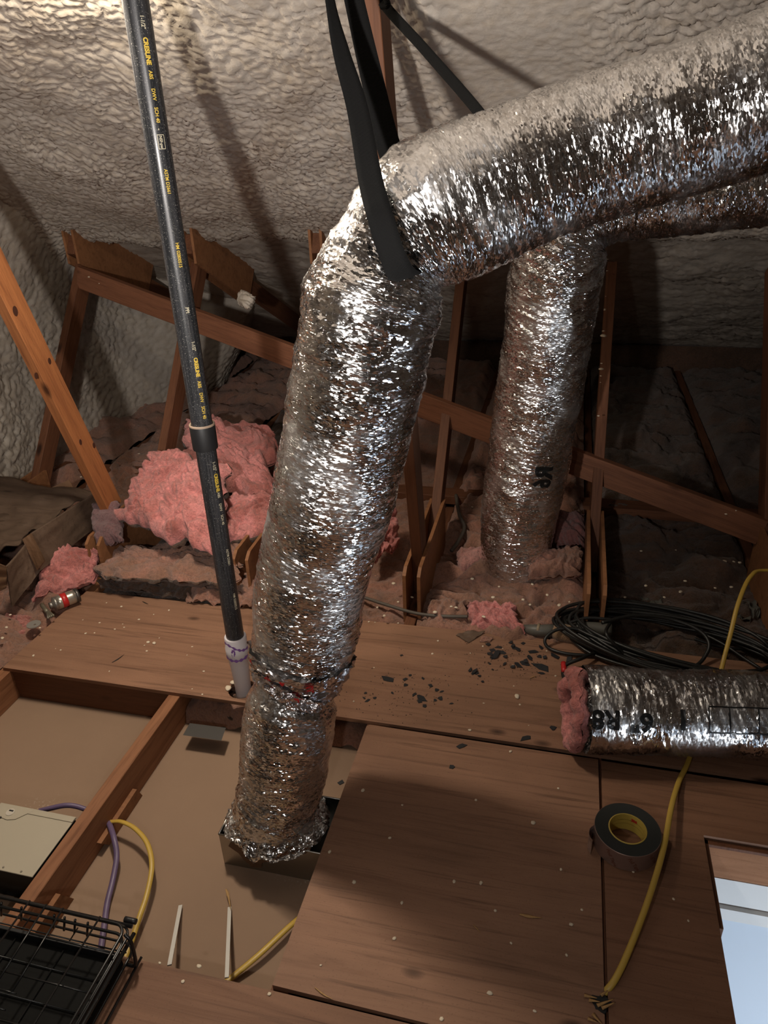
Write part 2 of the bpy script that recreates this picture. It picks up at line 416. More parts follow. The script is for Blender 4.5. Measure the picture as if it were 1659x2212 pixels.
# ------------------------------------------------------------------ the setting
# ceiling: spray foam on the roof slope that runs down away from the camera
def foam_h(x, y, seed=3):
    wx = fbm(x*4.5, y*4.5, 0*x, seed, 4)*.06; wy = fbm(x*4.5, y*4.5, 0*x+7, seed+2, 4)*.06
    X = (x+wx)*24; Y = (y+wy)*38
    f1, f2 = worley(X, Y, seed); a = np.sqrt(np.clip(1-f1*f1*.9, 0, 1))*np.clip((f2-f1)*3.2, 0, 1)**.5
    g1, g2 = worley(X*1.9+3, Y*1.7, seed+9); c = np.clip((g2-g1)*2.6, 0, 1)**.6
    big1, big2 = worley((x+wx)*5.2, (y+wy)*6.5, seed+4)
    big = np.clip(1-big1, 0, 1)
    amp = .6+.7*np.clip(noise(x*1.7, y*1.7, 0*x, seed+30)+.4, 0, 1)
    return (a*.0075-np.exp(-(f2-f1)/.10)*.0055+c*.0022-np.exp(-(g2-g1)/.12)*.0022)*amp+big*.010+fbm(x*1.6, y*1.6, 0*x, seed+40, 3)*.03
xs = np.arange(-3.05, 1.5, .0062); ys = np.arange(1.55, 3.52, .0062)
X, Y = np.meshgrid(xs, ys)
hh = foam_h(X, Y)
smoothz = 1/(1+np.exp(-(X+.42)/.03)) * 1/(1+np.exp((X-.02)/.04))*.75        # a smoother sprayed bay right of the post
hh = hh*(1-smoothz)+smoothz*(.012+fbm(X*2, Y*2, 0*X, 5, 3)*.02)
pb1, pb2 = worley((X+.012*noise(X*9, Y*9, 0*X, 2))*42, Y*42, 77)
hh = hh+np.exp(-((X+.385+.04*noise(Y*3, 0*Y, 0*Y, 4))/.045)**2)*np.sqrt(np.clip(1-pb1*1.3, 0, 1))*.016*np.clip(noise(X*6, Y*6, 0*X, 88)*2+.7, 0, 1)
edge = 3.34+.09*fbm(xs*2.2, 0*xs, 0*xs, 61, 4)+.03*noise(xs*14, 0*xs, 0*xs, 66)
lip = np.clip((Y-edge[None, :])/.05, 0, 1)
Zr = RO_A-RO_B*Y-hh*1.1-.012*np.exp(-((Y-edge[None, :]+.06)/.05)**2)
wall_push = np.clip((-X-2.30)/.5, 0, 1)                                  # coved into the left wall
Zr = Zr-wall_push**2*.5+lip*.15
ceil = grid('ceiling', np.stack([X, Y+lip*.02, Zr], -1), FOAM, flip=True); tag(ceil, kind='structure')
# thinner foam farther down the slope, beyond the lip
xs2 = np.arange(-3.05, 3.2, .016); ys2 = np.arange(3.2, 5.45, .016); X2, Y2 = np.meshgrid(xs2, ys2)
Z2 = RO_A+.06-RO_B*Y2-foam_h(X2, Y2, 21)*1.2
tag(grid('ceiling_eave', np.stack([X2, Y2, Z2], -1), FOAM, flip=True), kind='structure')
xs3 = np.arange(1.46, 3.3, .02); ys3 = np.arange(1.4, 3.5, .02); X3, Y3 = np.meshgrid(xs3, ys3)
tag(grid('ceiling_right', np.stack([X3, Y3, RO_A-RO_B*Y3-foam_h(X3, Y3, 31)], -1), FOAM, flip=True), kind='structure')
xs4 = np.arange(-3.3, 3.4, .05); ys4 = np.arange(-1.2, 1.62, .05); X4, Y4 = np.meshgrid(xs4, ys4)
tag(grid('ceiling_front', np.stack([X4, Y4, RO_A-RO_B*Y4-fbm(X4*3, Y4*3, 0*X4, 8, 3)*.02], -1), FOAM, flip=True), kind='structure')
Y5 = Y4-4.0; Y5 = np.linspace(-5.2, -1.2, Y4.shape[0])[:, None]+0*X4
tag(grid('ceiling_back', np.stack([X4, Y5, 3.37+.5*(Y5+1.2)], -1), FOAM, flip=True), kind='structure')
# left wall of foam
ysw = np.arange(-.2, 5.6, .011); zsw = np.arange(-.15, 2.6, .011)
ysw = ysw[(ysw > 2.0)]; zsw = zsw[zsw < 1.62]
Yw, Zw = np.meshgrid(ysw, zsw)
hw = foam_h(Yw*.8+9, Zw*.8, 51)*1.5
lean = np.clip((Zw-.75)/.8, 0, 1)**2*.38
Xw = -2.56+hw+lean+.10*np.sin(Yw*3.1+.4)*np.clip(1-Zw, 0, 1)+np.clip((Yw-3.7)/.8, 0, 1)**2*.55*np.clip(Zw*1.2+.2, 0, 1)
tag(grid('wall_left', np.stack([Xw, Yw, Zw], -1), FOAM), kind='structure')
tag(box('wall_left_near', (-3.0, -5.2, -.15), (-2.75, 2.1, 3.2), FOAM), kind='structure')
tag(box('wall_right', (3.2, -5.2, -.15), (3.4, 5.8, 3.2), FOAM), kind='structure')
tag(box('wall_far', (-3.1, 5.3, -.15), (3.3, 5.4, .16), BROWNI), kind='structure')

# floor: plasterboard of the ceiling below, with the hatch cut out of it
HX0, HX1, HY0, HY1 = .405, 1.05, .12, 1.322
dw = sheet('floor', [(-3.1, -5.2), (3.3, -5.2), (3.3, 5.7), (-3.1, 5.7)], -.125, .013, DRY, holes=[[(HX0+.018, HY0), (HX0+.018, HY1+.02), (HX1, HY1+.02), (HX1, HY0)]])
tag(dw, kind='structure')

# room below the hatch
tag(box('trim_1', (HX0-.03, HY1+.0, -.225), (HX1+.1, HY1+.02, -.138), WTRIM), kind='structure')
tag(box('trim_2', (HX0-.03, HY1+.012, -.245), (HX1+.1, HY1+.03, -.225), plain('grey_shadow_gap', (.42, .38, .35), .6)), kind='structure')
tag(box('trim_3', (HX0-.03, HY1+.0, -.285), (HX1+.1, HY1+.02, -.245), WTRIM), kind='structure')
tag(box('wall_below_back', (-1.2, HY1+.02, -2.6), (2.6, HY1+.1, -.139), BLUEW), kind='structure')
tag(box('wall_below_left', (-1.3, -2.0, -2.6), (-1.2, HY1+.1, -.139), BLUEW), kind='structure')
tag(box('wall_below_right', (2.6, -2.0, -2.6), (2.7, HY1+.1, -.139), BLUEW), kind='structure')
tag(box('wall_below_front', (-1.2, -2.1, -2.6), (2.6, -2.0, -.139), BLUEW), kind='structure')
tag(box('floor_below', (-1.3, -2.1, -2.7), (2.7, HY1+.1, -2.6), BLUEW), kind='structure')

# ------------------------------------------------------------------ roof trusses
TX = [-2.31, -1.70, -1.09, -.455, .16, .77, 1.38]
TLAB = ['leftmost roof truss, its stud against the foam wall', 'roof truss with the bright orange knotty stud at left',
        'roof truss behind the black pipe, its joist running to the wire crate', 'roof truss seen just right of the tall foil duct, stud behind the straps',
        'roof truss right of the far foil duct, flecked with foam crumbs', 'roof truss at the right edge of the picture, mostly in shadow', 'roof truss beyond the right edge of the hatch']
trusses = []; webs = {}
for i, X_ in enumerate(TX):
    t = root('roof_truss', (X_, 2.4, -.06), TLAB[i], 'truss', 'roof trusses in a row')
    trusses.append(t)
    y0 = -1.5
    if i in (4, 5): y0 = 1.36 if i == 5 else -1.5
    if i == 6: y0 = -1.5
    member('bottom_chord', (X_, y0, -.0685), (X_, 5.4, -.0685), .112, .038, JOIST if i in (1, 2) else WOOD, t)
    if i == 1:
        a_, b_ = at(243, 1098, x=X_), at(0, 606, x=X_); b_ = a_+(b_-a_)*1.75; webs[1] = member('web', a_, b_, .089, .038, WOODB, t)
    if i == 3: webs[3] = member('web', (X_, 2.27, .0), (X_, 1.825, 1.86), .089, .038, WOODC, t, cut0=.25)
    member('web', (X_, 2.48, -.01), (X_, 3.27, .99), .089, .038, WOOD, t)
    if i < 3: member('top_chord', (X_, 3.2 if i < 3 else 4.0, 2.70-(1.6 if i < 3 else 2.0)), (X_, 5.2, 2.70-2.6), .089, .038, WOOD, t)
    for sx in (-1, 1):                         # plywood gusset plates on both faces
        xa = X_+sx*.0195; xb = X_+sx*.0315
        prism('gusset', [(2.085, -.118), (2.085, .150), (2.115, .172), (2.62, .19), (2.62, -.118)], 'x', min(xa, xb), max(xa, xb), GUSS, t)
        if i < 3: prism('gusset', [(3.19, 1.015), (3.19, 1.25), (3.62, 1.05), (3.86, .93), (3.72, .74)], 'x', min(xa, xb), max(xa, xb), GUSS, t)
for (u_, v_, tr_, xx) in ((33, 672, 1, -1.70), (107, 780, 1, -1.70), (78, 812, 1, -1.70), (174, 955, 1, -1.70), (203, 962, 1, -1.70), (878, 948, 3, -.455)):
    kq = at(u_, v_, x=xx+.0193); kr = .011 if u_ != 33 else .016
    prism('knot', [(kq[1]+kr*.65*math.cos(a), kq[2]+kr*math.sin(a)) for a in np.linspace(0, 6.28, 14, endpoint=False)], 'x', xx+.0185, xx+.0199, plain('knot_wood', (.05, .016, .008), .6), webs[tr_])
# small gusset / cleat on the right face of the long joist
prism('gusset', [(1.085, -.124), (1.06, -.088), (1.235, -.084), (1.25, -.124)], 'x', -1.0705, -1.057, GUSS, trusses[2])
prism('gusset', [(.80, -.124), (.80, -.068), (.90, -.066), (.93, -.124)], 'x', -1.0705, -1.057, GUSS, trusses[2])

# long diagonal brace nailed across the webs
br = member('diagonal_brace', at(172, 598, y=3.18), at(1646, 1148, y=2.60), .10, .036, m_wood('brace_wood', (.19, .078, .04), (.13, .05, .026), (.07, .026, .013)), wdir=(0, 1, 0))
tag(br, 'long diagonal wooden brace nailed across the studs behind the ducts', 'brace')
fb = member('floor_brace', (-2.5, 2.98, .03), (1.6, 2.98, .03), .04, .089, WOOD, wdir=(0, 1, 0))
tag(fb, 'horizontal wooden board lying on the joists behind the far duct', 'board')
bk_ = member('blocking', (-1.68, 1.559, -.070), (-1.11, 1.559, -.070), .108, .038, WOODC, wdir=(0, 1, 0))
tag(bk_, 'short wooden blocking between two joists under the plywood strip', 'blocking')

# ------------------------------------------------------------------ plywood decking
def circ(x, y, r, n=20): return [(x+r*math.cos(a), y+r*math.sin(a)) for a in np.linspace(0, 2*math.pi, n, endpoint=False)]
PX, PY = -.882, 1.590
def jag(p, q, n, a, seed):
    r = np.random.RandomState(seed); t = np.linspace(0, 1, n)
    return [(p[0]+(q[0]-p[0])*s+r.uniform(-a, a)*(0 < k < n-1), p[1]+(q[1]-p[1])*s+r.uniform(-a, a)*(0 < k < n-1)) for k, s in enumerate(t)]
strip = sheet('plywood_strip', [(-1.705, 1.535)]+[(.6, 1.532), (2.2, 1.53), (2.2, 2.02), (-.02, 2.02)]+[(-.8, 2.005), (-1.70, 1.995)], 0, .0125, PLY, holes=[circ(PX-.004, PY, .043)])
tag(strip, 'long strip of plywood across the joists, pipe standing through it', 'plywood')
p1 = sheet('plywood_sheet', [(-.470, .778), (-.470, 1.512), (-.462, 1.520), (.1685, 1.514), (.1685, .772)], 0, .0125, PLY)
tag(p1, 'square plywood panel in the middle, splinters on it', 'plywood')
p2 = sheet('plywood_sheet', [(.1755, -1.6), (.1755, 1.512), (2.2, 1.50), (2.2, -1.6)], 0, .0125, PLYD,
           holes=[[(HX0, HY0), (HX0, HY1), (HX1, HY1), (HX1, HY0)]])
tag(p2, 'dark plywood panel at right, hatch opening cut through it', 'plywood')
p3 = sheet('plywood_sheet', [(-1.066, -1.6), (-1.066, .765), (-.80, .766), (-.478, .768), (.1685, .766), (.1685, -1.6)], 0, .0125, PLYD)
tag(p3, 'plywood panel along the bottom, wire crate on its left end', 'plywood')
# hatch frame
hf_ = root('hatch_frame', (HX0, HY1, 0), 'wooden frame boards lining the bright ceiling hatch', 'hatch frame')
box('header_board', (HX0+.0, HY1+.001, -.137), (HX1+.05, HY1+.034, -.0135), HEAD, hf_, .001)
box('side_board', (HX0-.014, 1.098, -.137), (HX0+.012, HY1, -.0135), EDGE, hf_, .001)
box('edge_strip', (HX0+.001, HY1-.012, -.024), (HX1, HY1, -.0135), WOOD, hf_, .001)

# ------------------------------------------------------------------ foil ducts
class Duct:
    def __init__(s, name, stations, mat, parent, ds=.0034, nth=200, hint=(0, -1, 0), seed=1, amp=1.0, crush=None, slant=.35, flatfn=None):
        P = np.array([a[0] for a in stations], float); Rr = np.array([a[1] for a in stations], float)
        D = spline(np.hstack([P, Rr[:, None]]), 600)
        L = np.concatenate([[0], np.cumsum(np.linalg.norm(np.diff(D[:, :3], axis=0), axis=1))])
        n = int(L[-1]/ds); S = np.linspace(0, L[-1], n)
        C = np.stack([np.interp(S, L, D[:, k]) for k in range(3)], 1); Rd = np.interp(S, L, D[:, 3])
        T, N, B = frames(C, hint)
        th = np.linspace(-np.pi, np.pi, nth, endpoint=False)
        TH, SS = np.meshgrid(th, S); R0 = Rd[:, None]+0*TH
        cx, sx = np.cos(TH)*R0, np.sin(TH)*R0
        cr = (crush(SS, TH) if crush else 1.0)
        q = SS+slant*.12*noise(cx*5, sx*5, SS*3, seed)       # wrinkles run round the duct and wander
        q2 = SS+slant*np.sin(TH+1.0)*.08
        n1 = noise(cx*7, sx*7, q*46, seed+1); n2 = noise(cx*11, sx*11, q2*95, seed+2); n3 = noise(cx*24, sx*24, q*150, seed+3)
        lo = fbm(cx*6, sx*6, SS*6, seed+4, 2); n4 = noise(cx*14+SS*9, sx*14-SS*6, SS*17+sx*8, seed+6)
        d = lo*.0055*amp+cr*amp*(ridge(n1)*.0030+ridge(n2)*.0020+ridge(n3, 1.8)*.0010+ridge(n4)*.0030-.0025)
        RR = R0+d
        s.P = C[:, None]+RR[..., None]*(np.cos(TH)[..., None]*N[:, None]+np.sin(TH)[..., None]*B[:, None])
        if flatfn: s.P = flatfn(s.P, SS, TH)
        s.S, s.th, s.L, s.C, s.T, s.N, s.B, s.R = S, th, L[-1], C, T, N, B, Rd
        s.o = grid(name, s.P, mat, closed=True, uv=(np.linspace(-np.pi, np.pi, nth+1)*float(np.mean(Rd)), S))
        if parent: adopt(s.o, parent)
    def surf(s, ss, tt, off=.0012):
        i = np.clip(ss/s.L*(len(s.S)-1), 0, len(s.S)-2); j = (tt+np.pi)/(2*np.pi)*len(s.th)
        i0 = i.astype(int); j0 = np.floor(j).astype(int); fi = (i-i0)[:, None]; fj = (j-j0)[:, None]; n = len(s.th)
        p = (s.P[i0, j0 % n]*(1-fj)+s.P[i0, (j0+1) % n]*fj)*(1-fi)+(s.P[i0+1, j0 % n]*(1-fj)+s.P[i0+1, (j0+1) % n]*fj)*fi
        c = s.C[i0]; r = p-c; r /= np.linalg.norm(r, axis=1)[:, None]; return p+r*off
    def text(s, body, size, s0, t0, mat, parent, rot=0.0, bold=.0012, name='printed_text', off=.0012):
        me, co = textmesh(body, size, 3, bold); R = float(np.mean(s.R))
        c, sn = math.cos(rot), math.sin(rot); x = co[:, 0]*c-co[:, 1]*sn; y = co[:, 0]*sn+co[:, 1]*c
        q = s.surf(s0+x, t0+y/R, off); me.vertices.foreach_set('co', q.reshape(-1).astype(np.float32)); me.update()
        o = fin(name, me, mat); adopt(o, parent); return o
def st(u, v, y, d): return (at(u, v, y=y), d/2)
# main duct: from the boot up, over the strap and away to the right
main = root('foil_duct', (-.61, 1.17, -.02), 'large foil-wrapped flexible duct, hung in black straps, bending down to the metal box', 'duct')
def crush_main(S_, T_): return .75+.7*np.exp(-((S_-.04)/.12)**2)+.5*np.exp(-((S_-.47)/.10)**2)+.5*np.exp(-((S_-1.40)/.12)**2)-.2*(S_ > 1.75)
stn = [((-.612, 1.168, -.045), .094), ((-.610, 1.172, .02), .100), st(612, 1670, 1.195, .210), st(620, 1590, 1.215, .222), st(630, 1520, 1.235, .212),
       st(640, 1478, 1.25, .182), st(654, 1420, 1.27, .222), st(663, 1340, 1.29, .245), st(678, 1240, 1.30, .246), st(700, 1150, 1.30, .248), st(735, 1000, 1.30, .252), st(765, 850, 1.30, .252),
       st(788, 720, 1.31, .250), st(806, 640, 1.325, .258), st(842, 548, 1.345, .212), st(912, 478, 1.37, .250), st(1005, 434, 1.40, .252), st(1120, 385, 1.43, .238),
       st(1290, 325, 1.46, .238), st(1480, 262, 1.47, .238), st(1680, 195, 1.47, .24), st(1900, 115, 1.47, .24), st(2250, -5, 1.47, .24)]
dm = Duct('outer_foil', stn, FOIL, main, seed=3, crush=crush_main)
# foil tape wrapped at the waist
def ringband(name, duct, s0, s1, off, mat, parent, seed, t0=-np.pi, t1=np.pi, crum=.006, n=150, m=26):
    tt = np.linspace(t0, t1, n); sv = np.linspace(s0, s1, m); TT, SV = np.meshgrid(tt, sv)
    SVw = SV+.012*np.sin(TT*1.0+seed)+.006*np.sin(TT*3+seed)
    p = duct.surf(np.clip(SVw, 0, duct.L).reshape(-1), TT.reshape(-1), off).reshape(m, n, 3)
    i = np.clip(SVw/duct.L*(len(duct.S)-1), 0, len(duct.S)-1).astype(int); c = duct.C[i]; r = p-c; r /= np.linalg.norm(r, axis=2)[..., None]
    dis = crum*ridge(noise(np.cos(TT)*3.5, np.sin(TT)*3.5, SV*38, seed))+crum*.6*ridge(noise(np.cos(TT)*7, np.sin(TT)*7, SV*60, seed+1))
    o = grid(name, p+r*dis[..., None], mat, uv=(tt*.1, sv)); adopt(o, parent); return o
ringband('waist_tape', dm, .425, .505, .003, TAPEF, main, 4, -np.pi, np.pi-.05, .008)
tp = ringband('waist_tape', dm, .412, .447, .010, TAPEF, main, 9, -1.3, .9, .007)
for k, (s_, t_, tx) in enumerate([(.47, -.95, 'UL'), (.455, -.5, '181'), (.478, -.1, 'A'), (.45, .25, 'FX'), (.485, .5, 'UL'), (.462, -1.3, '1'), (.44, -.25, '81')]):
    dm.text(tx, .019, s_, t_, RED, main, rot=k*.7, bold=.0012, name='red_print', off=.0125)
# ragged foil skirt over the box rim
def skirt():
    n, m = 170, 16; th = np.linspace(-np.pi, np.pi, n); tt = np.linspace(0, 1, m); TH, TT = np.meshgrid(th, tt)
    rr = .098+TT*(.034+.014*noise(np.cos(TH)*3, np.sin(TH)*3, 0*TH, 5))+.006*ridge(noise(np.cos(TH)*8, np.sin(TH)*8, TT*2, 6))
    z = .012-TT*(.034+.016*noise(np.cos(TH)*4, np.sin(TH)*4, 0*TH, 8))+.007*ridge(noise(np.cos(TH)*7, np.sin(TH)*7, TT*3, 9))
    P = np.stack([-.612+rr*np.cos(TH)*.98, 1.172+rr*np.sin(TH)*.9, z], -1)
    adopt(grid('foil_skirt', P, FOIL, uv=(th*.1, tt*.05)), main)
skirt()

d2r = root('foil_duct', (-.13, 2.43, 0), 'foil-wrapped flexible duct in the background, standing in the pink insulation', 'duct')
stn2 = [st(1110, 1236, 2.43, .22), st(1112, 1190, 2.43, .25), st(1122, 1100, 2.44, .275), st(1140, 1000, 2.45, .285), st(1158, 880, 2.45, .285), st(1176, 770, 2.43, .28), st(1192, 660, 2.40, .278), st(1204, 570, 2.38, .275),
        st(1222, 500, 2.38, .26), st(1275, 450, 2.40, .24), st(1370, 425, 2.42, .235), st(1520, 410, 2.42, .235), st(1700, 390, 2.42, .235), st(2000, 360, 2.42, .235)]
d2 = Duct('outer_foil', stn2, FOIL, d2r, ds=.0045, nth=150, seed=40, crush=lambda S_, T_: 1.0+.5*np.exp(-((S_-1.2)/.2)**2), slant=.6)
d2.text('R6', .075, .50, .62, INKB, d2r, rot=math.pi, bold=.003)

# cut length of duct lying on the plywood
d3r = root('foil_duct', (.36, 1.64, 0), 'cut length of foil duct lying on the plywood, pink end showing', 'duct')
c0, c1 = at(1262, 1533, z=.112), at(1659, 1545, z=.112)
c0[2] = c1[2] = .113
dirv = (c1-c0); stn3 = [(c0+dirv*t, .112) for t in (.0, .33, .66, 1.0, 1.5, 2.0)]
d3 = Duct('outer_foil', stn3, FOILF, d3r, ds=.0035, nth=190, seed=77, amp=.95, crush=lambda S_, T_: .8, slant=.7, hint=(0, 0, 1))
def endring(name, rin, rout, xoff, mat, seed, jag_=.02, parent=None):
    n, m = 150, 14; th = np.linspace(-np.pi, np.pi, n, endpoint=False); k = np.linspace(0, 2*np.pi, m)
    TH, K = np.meshgrid(th, k); rc = (rin+rout)/2; rw = (rout-rin)/2
    r = rc+rw*np.cos(K)+.005*noise(np.cos(TH)*5, np.sin(TH)*5, K, seed)
    s = rw*1.0*np.sin(K)+jag_*noise(np.cos(TH)*2.5, np.sin(TH)*2.5, 0*K, seed+2)+.006*noise(np.cos(TH)*9, np.sin(TH)*9, K*2, seed+3)+xoff
    T, N, B = d3.T[0], d3.N[0], d3.B[0]
    P = c0+s[..., None]*T+r[..., None]*(np.cos(TH)[..., None]*N+np.sin(TH)[..., None]*B)
    adopt(grid(name, P, mat, closed=True), parent)
endring('insulation_end', .070, .113, -.022, PINK, 3, .026, d3r)
T_, N_, B_ = d3.T[0], d3.N[0], d3.B[0]
th = np.linspace(-np.pi, np.pi, 90, endpoint=False); sv = np.linspace(-.030, .30, 20); TH, SV = np.meshgrid(th, sv)
rr_ = .074+.003*ridge(noise(np.cos(TH)*4, np.sin(TH)*4, SV*60, 4)); SV = SV+.014*noise(np.cos(TH)*3, np.sin(TH)*3, 0*SV, 15)
adopt(grid('inner_liner', c0+SV[..., None]*T_+rr_[..., None]*(np.cos(TH)[..., None]*N_+np.sin(TH)[..., None]*B_), FOILF, closed=True, uv=(np.linspace(0, .5, 91), sv)), d3r)
# stencilled print: angle 0 is the top of the duct; find the side that faces the camera
side = math.atan2(float(B_@(CAM-c0)), float(N_@(CAM-c0)))
pdir = 1 if side > 0 else -1
def d3text(body, size, s0, ang, rot): return d3.text(body, size, s0, ang, INKB, d3r, rot=rot, bold=.0022)
def print3(body, size, s_right, ang):
    me, co = textmesh(body, size, 3, .0022); x = co[:, 0]; y = co[:, 1]
    ss = s_right-x; tt = ang+pdir*(y)/.112                         # upside down, read from the far side
    q = d3.surf(ss, tt); me.vertices.foreach_set('co', q.reshape(-1).astype(np.float32)); me.update(); adopt(fin('printed_text', me, INKB), d3r)
print3('R8', .066, .070, side+pdir*.02); print3('6"', .066, .150, side+pdir*.06); print3('I', .07, .232, side-pdir*.04)
for a_, b_ in ((.285, .46),):
    for tt_ in (-.02, .55):
        sv_ = np.linspace(a_, b_, 30); w_ = .0016/.112
        P = np.stack([d3.surf(sv_, np.full(30, side-pdir*.12+pdir*tt_+e)) for e in (-w_, w_)], 0); adopt(grid('printed_line', P, INKB), d3r)
    for s__ in (a_, a_+.05, a_+.12):
        tt_ = np.linspace(side-pdir*.12, side+pdir*.43, 20); P = np.stack([d3.surf(np.full(20, s__+e), tt_) for e in (-.0016, .0016)], 0); adopt(grid('printed_line', P, INKB), d3r)

# metal boot (ceiling box)
bx = root('duct_boot', (-.6, 1.18, -.125), 'open galvanized metal box on the plasterboard under the big duct', 'metal box')
x0, x1, yA, yB, zt, zb, tk = -.738, -.405, 1.098, 1.262, -.018, -.1245, .0012
box('side', (x0, yA, zb), (x0+tk, yB, zt), GALV, bx); box('side', (x1-tk, yA, zb), (x1, yB, zt), GALV, bx)
box('side', (x0, yA, zb), (x1, yA+tk, zt), GALV, bx); box('side', (x0, yB-tk, zb), (x1, yB, zt), GALV, bx)
box('base', (x0, yA, zb), (x1, yB, zb+tk), GALV, bx)
for a, b in (((x0, yA), (x1, yA)), ((x0, yA), (x0, yB)), ((x0, yB), (x1, yB))):
    tube('rim', [(a[0], a[1], zt), (b[0], b[1], zt)], .0022, GALV, bx, 8, 4)
prism('paper_scrap', [(-.66, -.112), (-.635, -.108), (-.63, -.088), (-.60, -.07), (-.55, -.045), (-.60, -.02), (-.70, -.022), (-.715, -.05), (-.69, -.07), (-.68, -.09)], 'y', yA-.004, yA-.0012, CARD, bx)

# ------------------------------------------------------------------ black pipe
pp = root('drain_pipe', (PX, PY, 0), 'tall black plastic drain pipe with printed lettering, in a white fitting', 'pipe')
def cyl(name, z0, z1, prof, mat, parent, n=48, x=PX, y=PY):
    zz = np.array([p[0] for p in prof]); rr = np.array([p[1] for p in prof]); th = np.linspace(0, 2*np.pi, n, endpoint=False)
    P = np.stack([x+rr[:, None]*np.cos(th), y+rr[:, None]*np.sin(th), zz[:, None]+0*th], -1)
    o = grid(name, P, mat, closed=True, uv=(np.linspace(0, .16, n+1), zz)); adopt(o, parent)
    md = o.modifiers.new('e', 'EDGE_SPLIT'); md.split_angle = .6; return o
RP = .0262
zc = .83
cyl('lower_pipe', 0, 0, [(.18, RP), (zc+.02, RP)], PIPE, pp)
cyl('upper_pipe', 0, 0, [(zc, RP+.0004), (1.98, RP+.0004)], PIPE, pp)
cpl = cyl('coupling', 0, 0, [(zc-.032, RP), (zc-.032, RP+.0055), (zc-.027, RP+.006), (zc+.030, RP+.0063), (zc+.034, RP+.0050), (zc+.034, RP)], BLK, pp)
cyl('coupling_ring', 0, 0, [(zc+.0335, RP+.001), (zc+.0365, RP+.0045), (zc+.0345, RP+.0062), (zc+.031, RP+.0064)], plain('tan_cement', (.3, .22, .16), .5), cpl)
wfit = cyl('white_fitting', 0, 0, [(-.10, .0235), (.02, .0245), (.10, .0285), (.13, .0315), (.135, .0345), (.165, .0345), (.168, .0325), (.2, .0325), (.203, .031), (.203, RP)], PVC, pp)
camang = math.atan2(-PY, -PX)                  # direction from the pipe to the camera
def pipetext(body, size, ztop, ang, mat, bold=0, r=RP+.0007, sx=1.0):
    me, co = textmesh(body, size, 1, bold)
    a = ang+(co[:, 1]-size*.35)/r; z = ztop-co[:, 0]*sx
    q = np.stack([PX+r*np.cos(a), PY+r*np.sin(a), z], 1); me.vertices.foreach_set('co', q.reshape(-1).astype(np.float32)); me.update()
    adopt(fin('printed_text', me, mat), pp); return co[:, 0].max()*sx
def zpx(v):                                    # height on the pipe axis at picture row v
    lo, hi = -.1, 2.2
    for _ in range(40):
        m = (lo+hi)/2; q = R3.T@(np.array([PX, PY, m])-CAM); vv = q[1]/q[2]*F+CY
        if vv > v: lo = m
        else: hi = m
    return lo
ta = camang+.30
for row, a_ in ((0, 0), (1, .06), (2, .30)):
    T0 = ta+a_
    if row == 0: L_ = [(36, '1-1/2"', +.0112, INKW), (84, 'CRESLINE', .0128, INKY), (155, 'ABS', .0105, INKY), (193, 'DWV', .0105, INKY), (233, 'SCH 40', .0105, INKY), (278, '-', .014, INKW), (294, 'NSF-pw', .0085, INKW), (365, 'ASTM D2661', .0105, INKY), (522, 'HM 02800515', .0108, INKY), (660, 'PPI', .0125, INKW)]
    elif row == 1: L_ = [(733, '1-1/2"', +.0112, INKW), (768, 'CRESLINE', .0128, INKY), (818, 'ABS', .012, INKY), (843, 'DWV', .012, INKY), (872, 'SCH 40', .012, INKY)]
    else: L_ = [(992, '1-1/2"', .0125, INKW), (1018, 'CRESLINE', .014, INKY), (1058, 'ABS', .011, INKW), (1082, 'DWV', .011, INKW), (1106, 'SCH 40', .011, INKW), (1180, 'ASTM D2661', .011, INKW), (1275, 'HM 02800515', .011, INKW)]
    for v_, s_, sz, mm in L_:
        pipetext(s_, sz, zpx(v_), T0, mm, .0006 if 'CRES' in s_ else .0002, sx=.86)
z_a, z_b = zpx(292), zpx(322)                  # frame round the certification mark
for zz_, hh_, a0, a1 in ((z_a, .0012, -.26, .26), (z_b, .0012, -.26, .26)):
    P = np.array([[[PX+(RP+.0008)*math.cos(ta+a), PY+(RP+.0008)*math.sin(ta+a), zz_+e] for a in np.linspace(a0, a1, 8)] for e in (-hh_/2, hh_/2)]); adopt(grid('printed_line', P, INKW), pp)
for a0 in (-.26, .26):
    P = np.array([[[PX+(RP+.0008)*math.cos(ta+a0+e), PY+(RP+.0008)*math.sin(ta+a0+e), z] for z in (z_a, z_b)] for e in (-.02, .02)]); adopt(grid('printed_line', P, INKW), pp)
def primer(pts, w_):                            # purple primer smeared on the white socket
    C = spline(pts, 40); a = camang+C[:, 0]; r = .0352; up_ = w_*(1+.5*np.sin(np.arange(40)*.9))
    P = np.array([[[PX+r*math.cos(ai), PY+r*math.sin(ai), zi+e*ui] for ai, zi, ui in zip(a, C[:, 1], up_)] for e in (-1, 1)]); adopt(grid('primer_smear', P, PURP), wfit)
primer([(-1.3, .142), (-.6, .137), (0, .136), (.6, .139), (1.3, .146)], .0040)
primer([(-1.2, .196), (-.6, .190), (0, .176), (.5, .168), (1.1, .166)], .0036)
primer([(-.5, .15), (-.55, .165), (-.35, .173), (-.2, .166), (-.35, .158)], .005); primer([(-.4, .158), (-.35, .14)], .002)

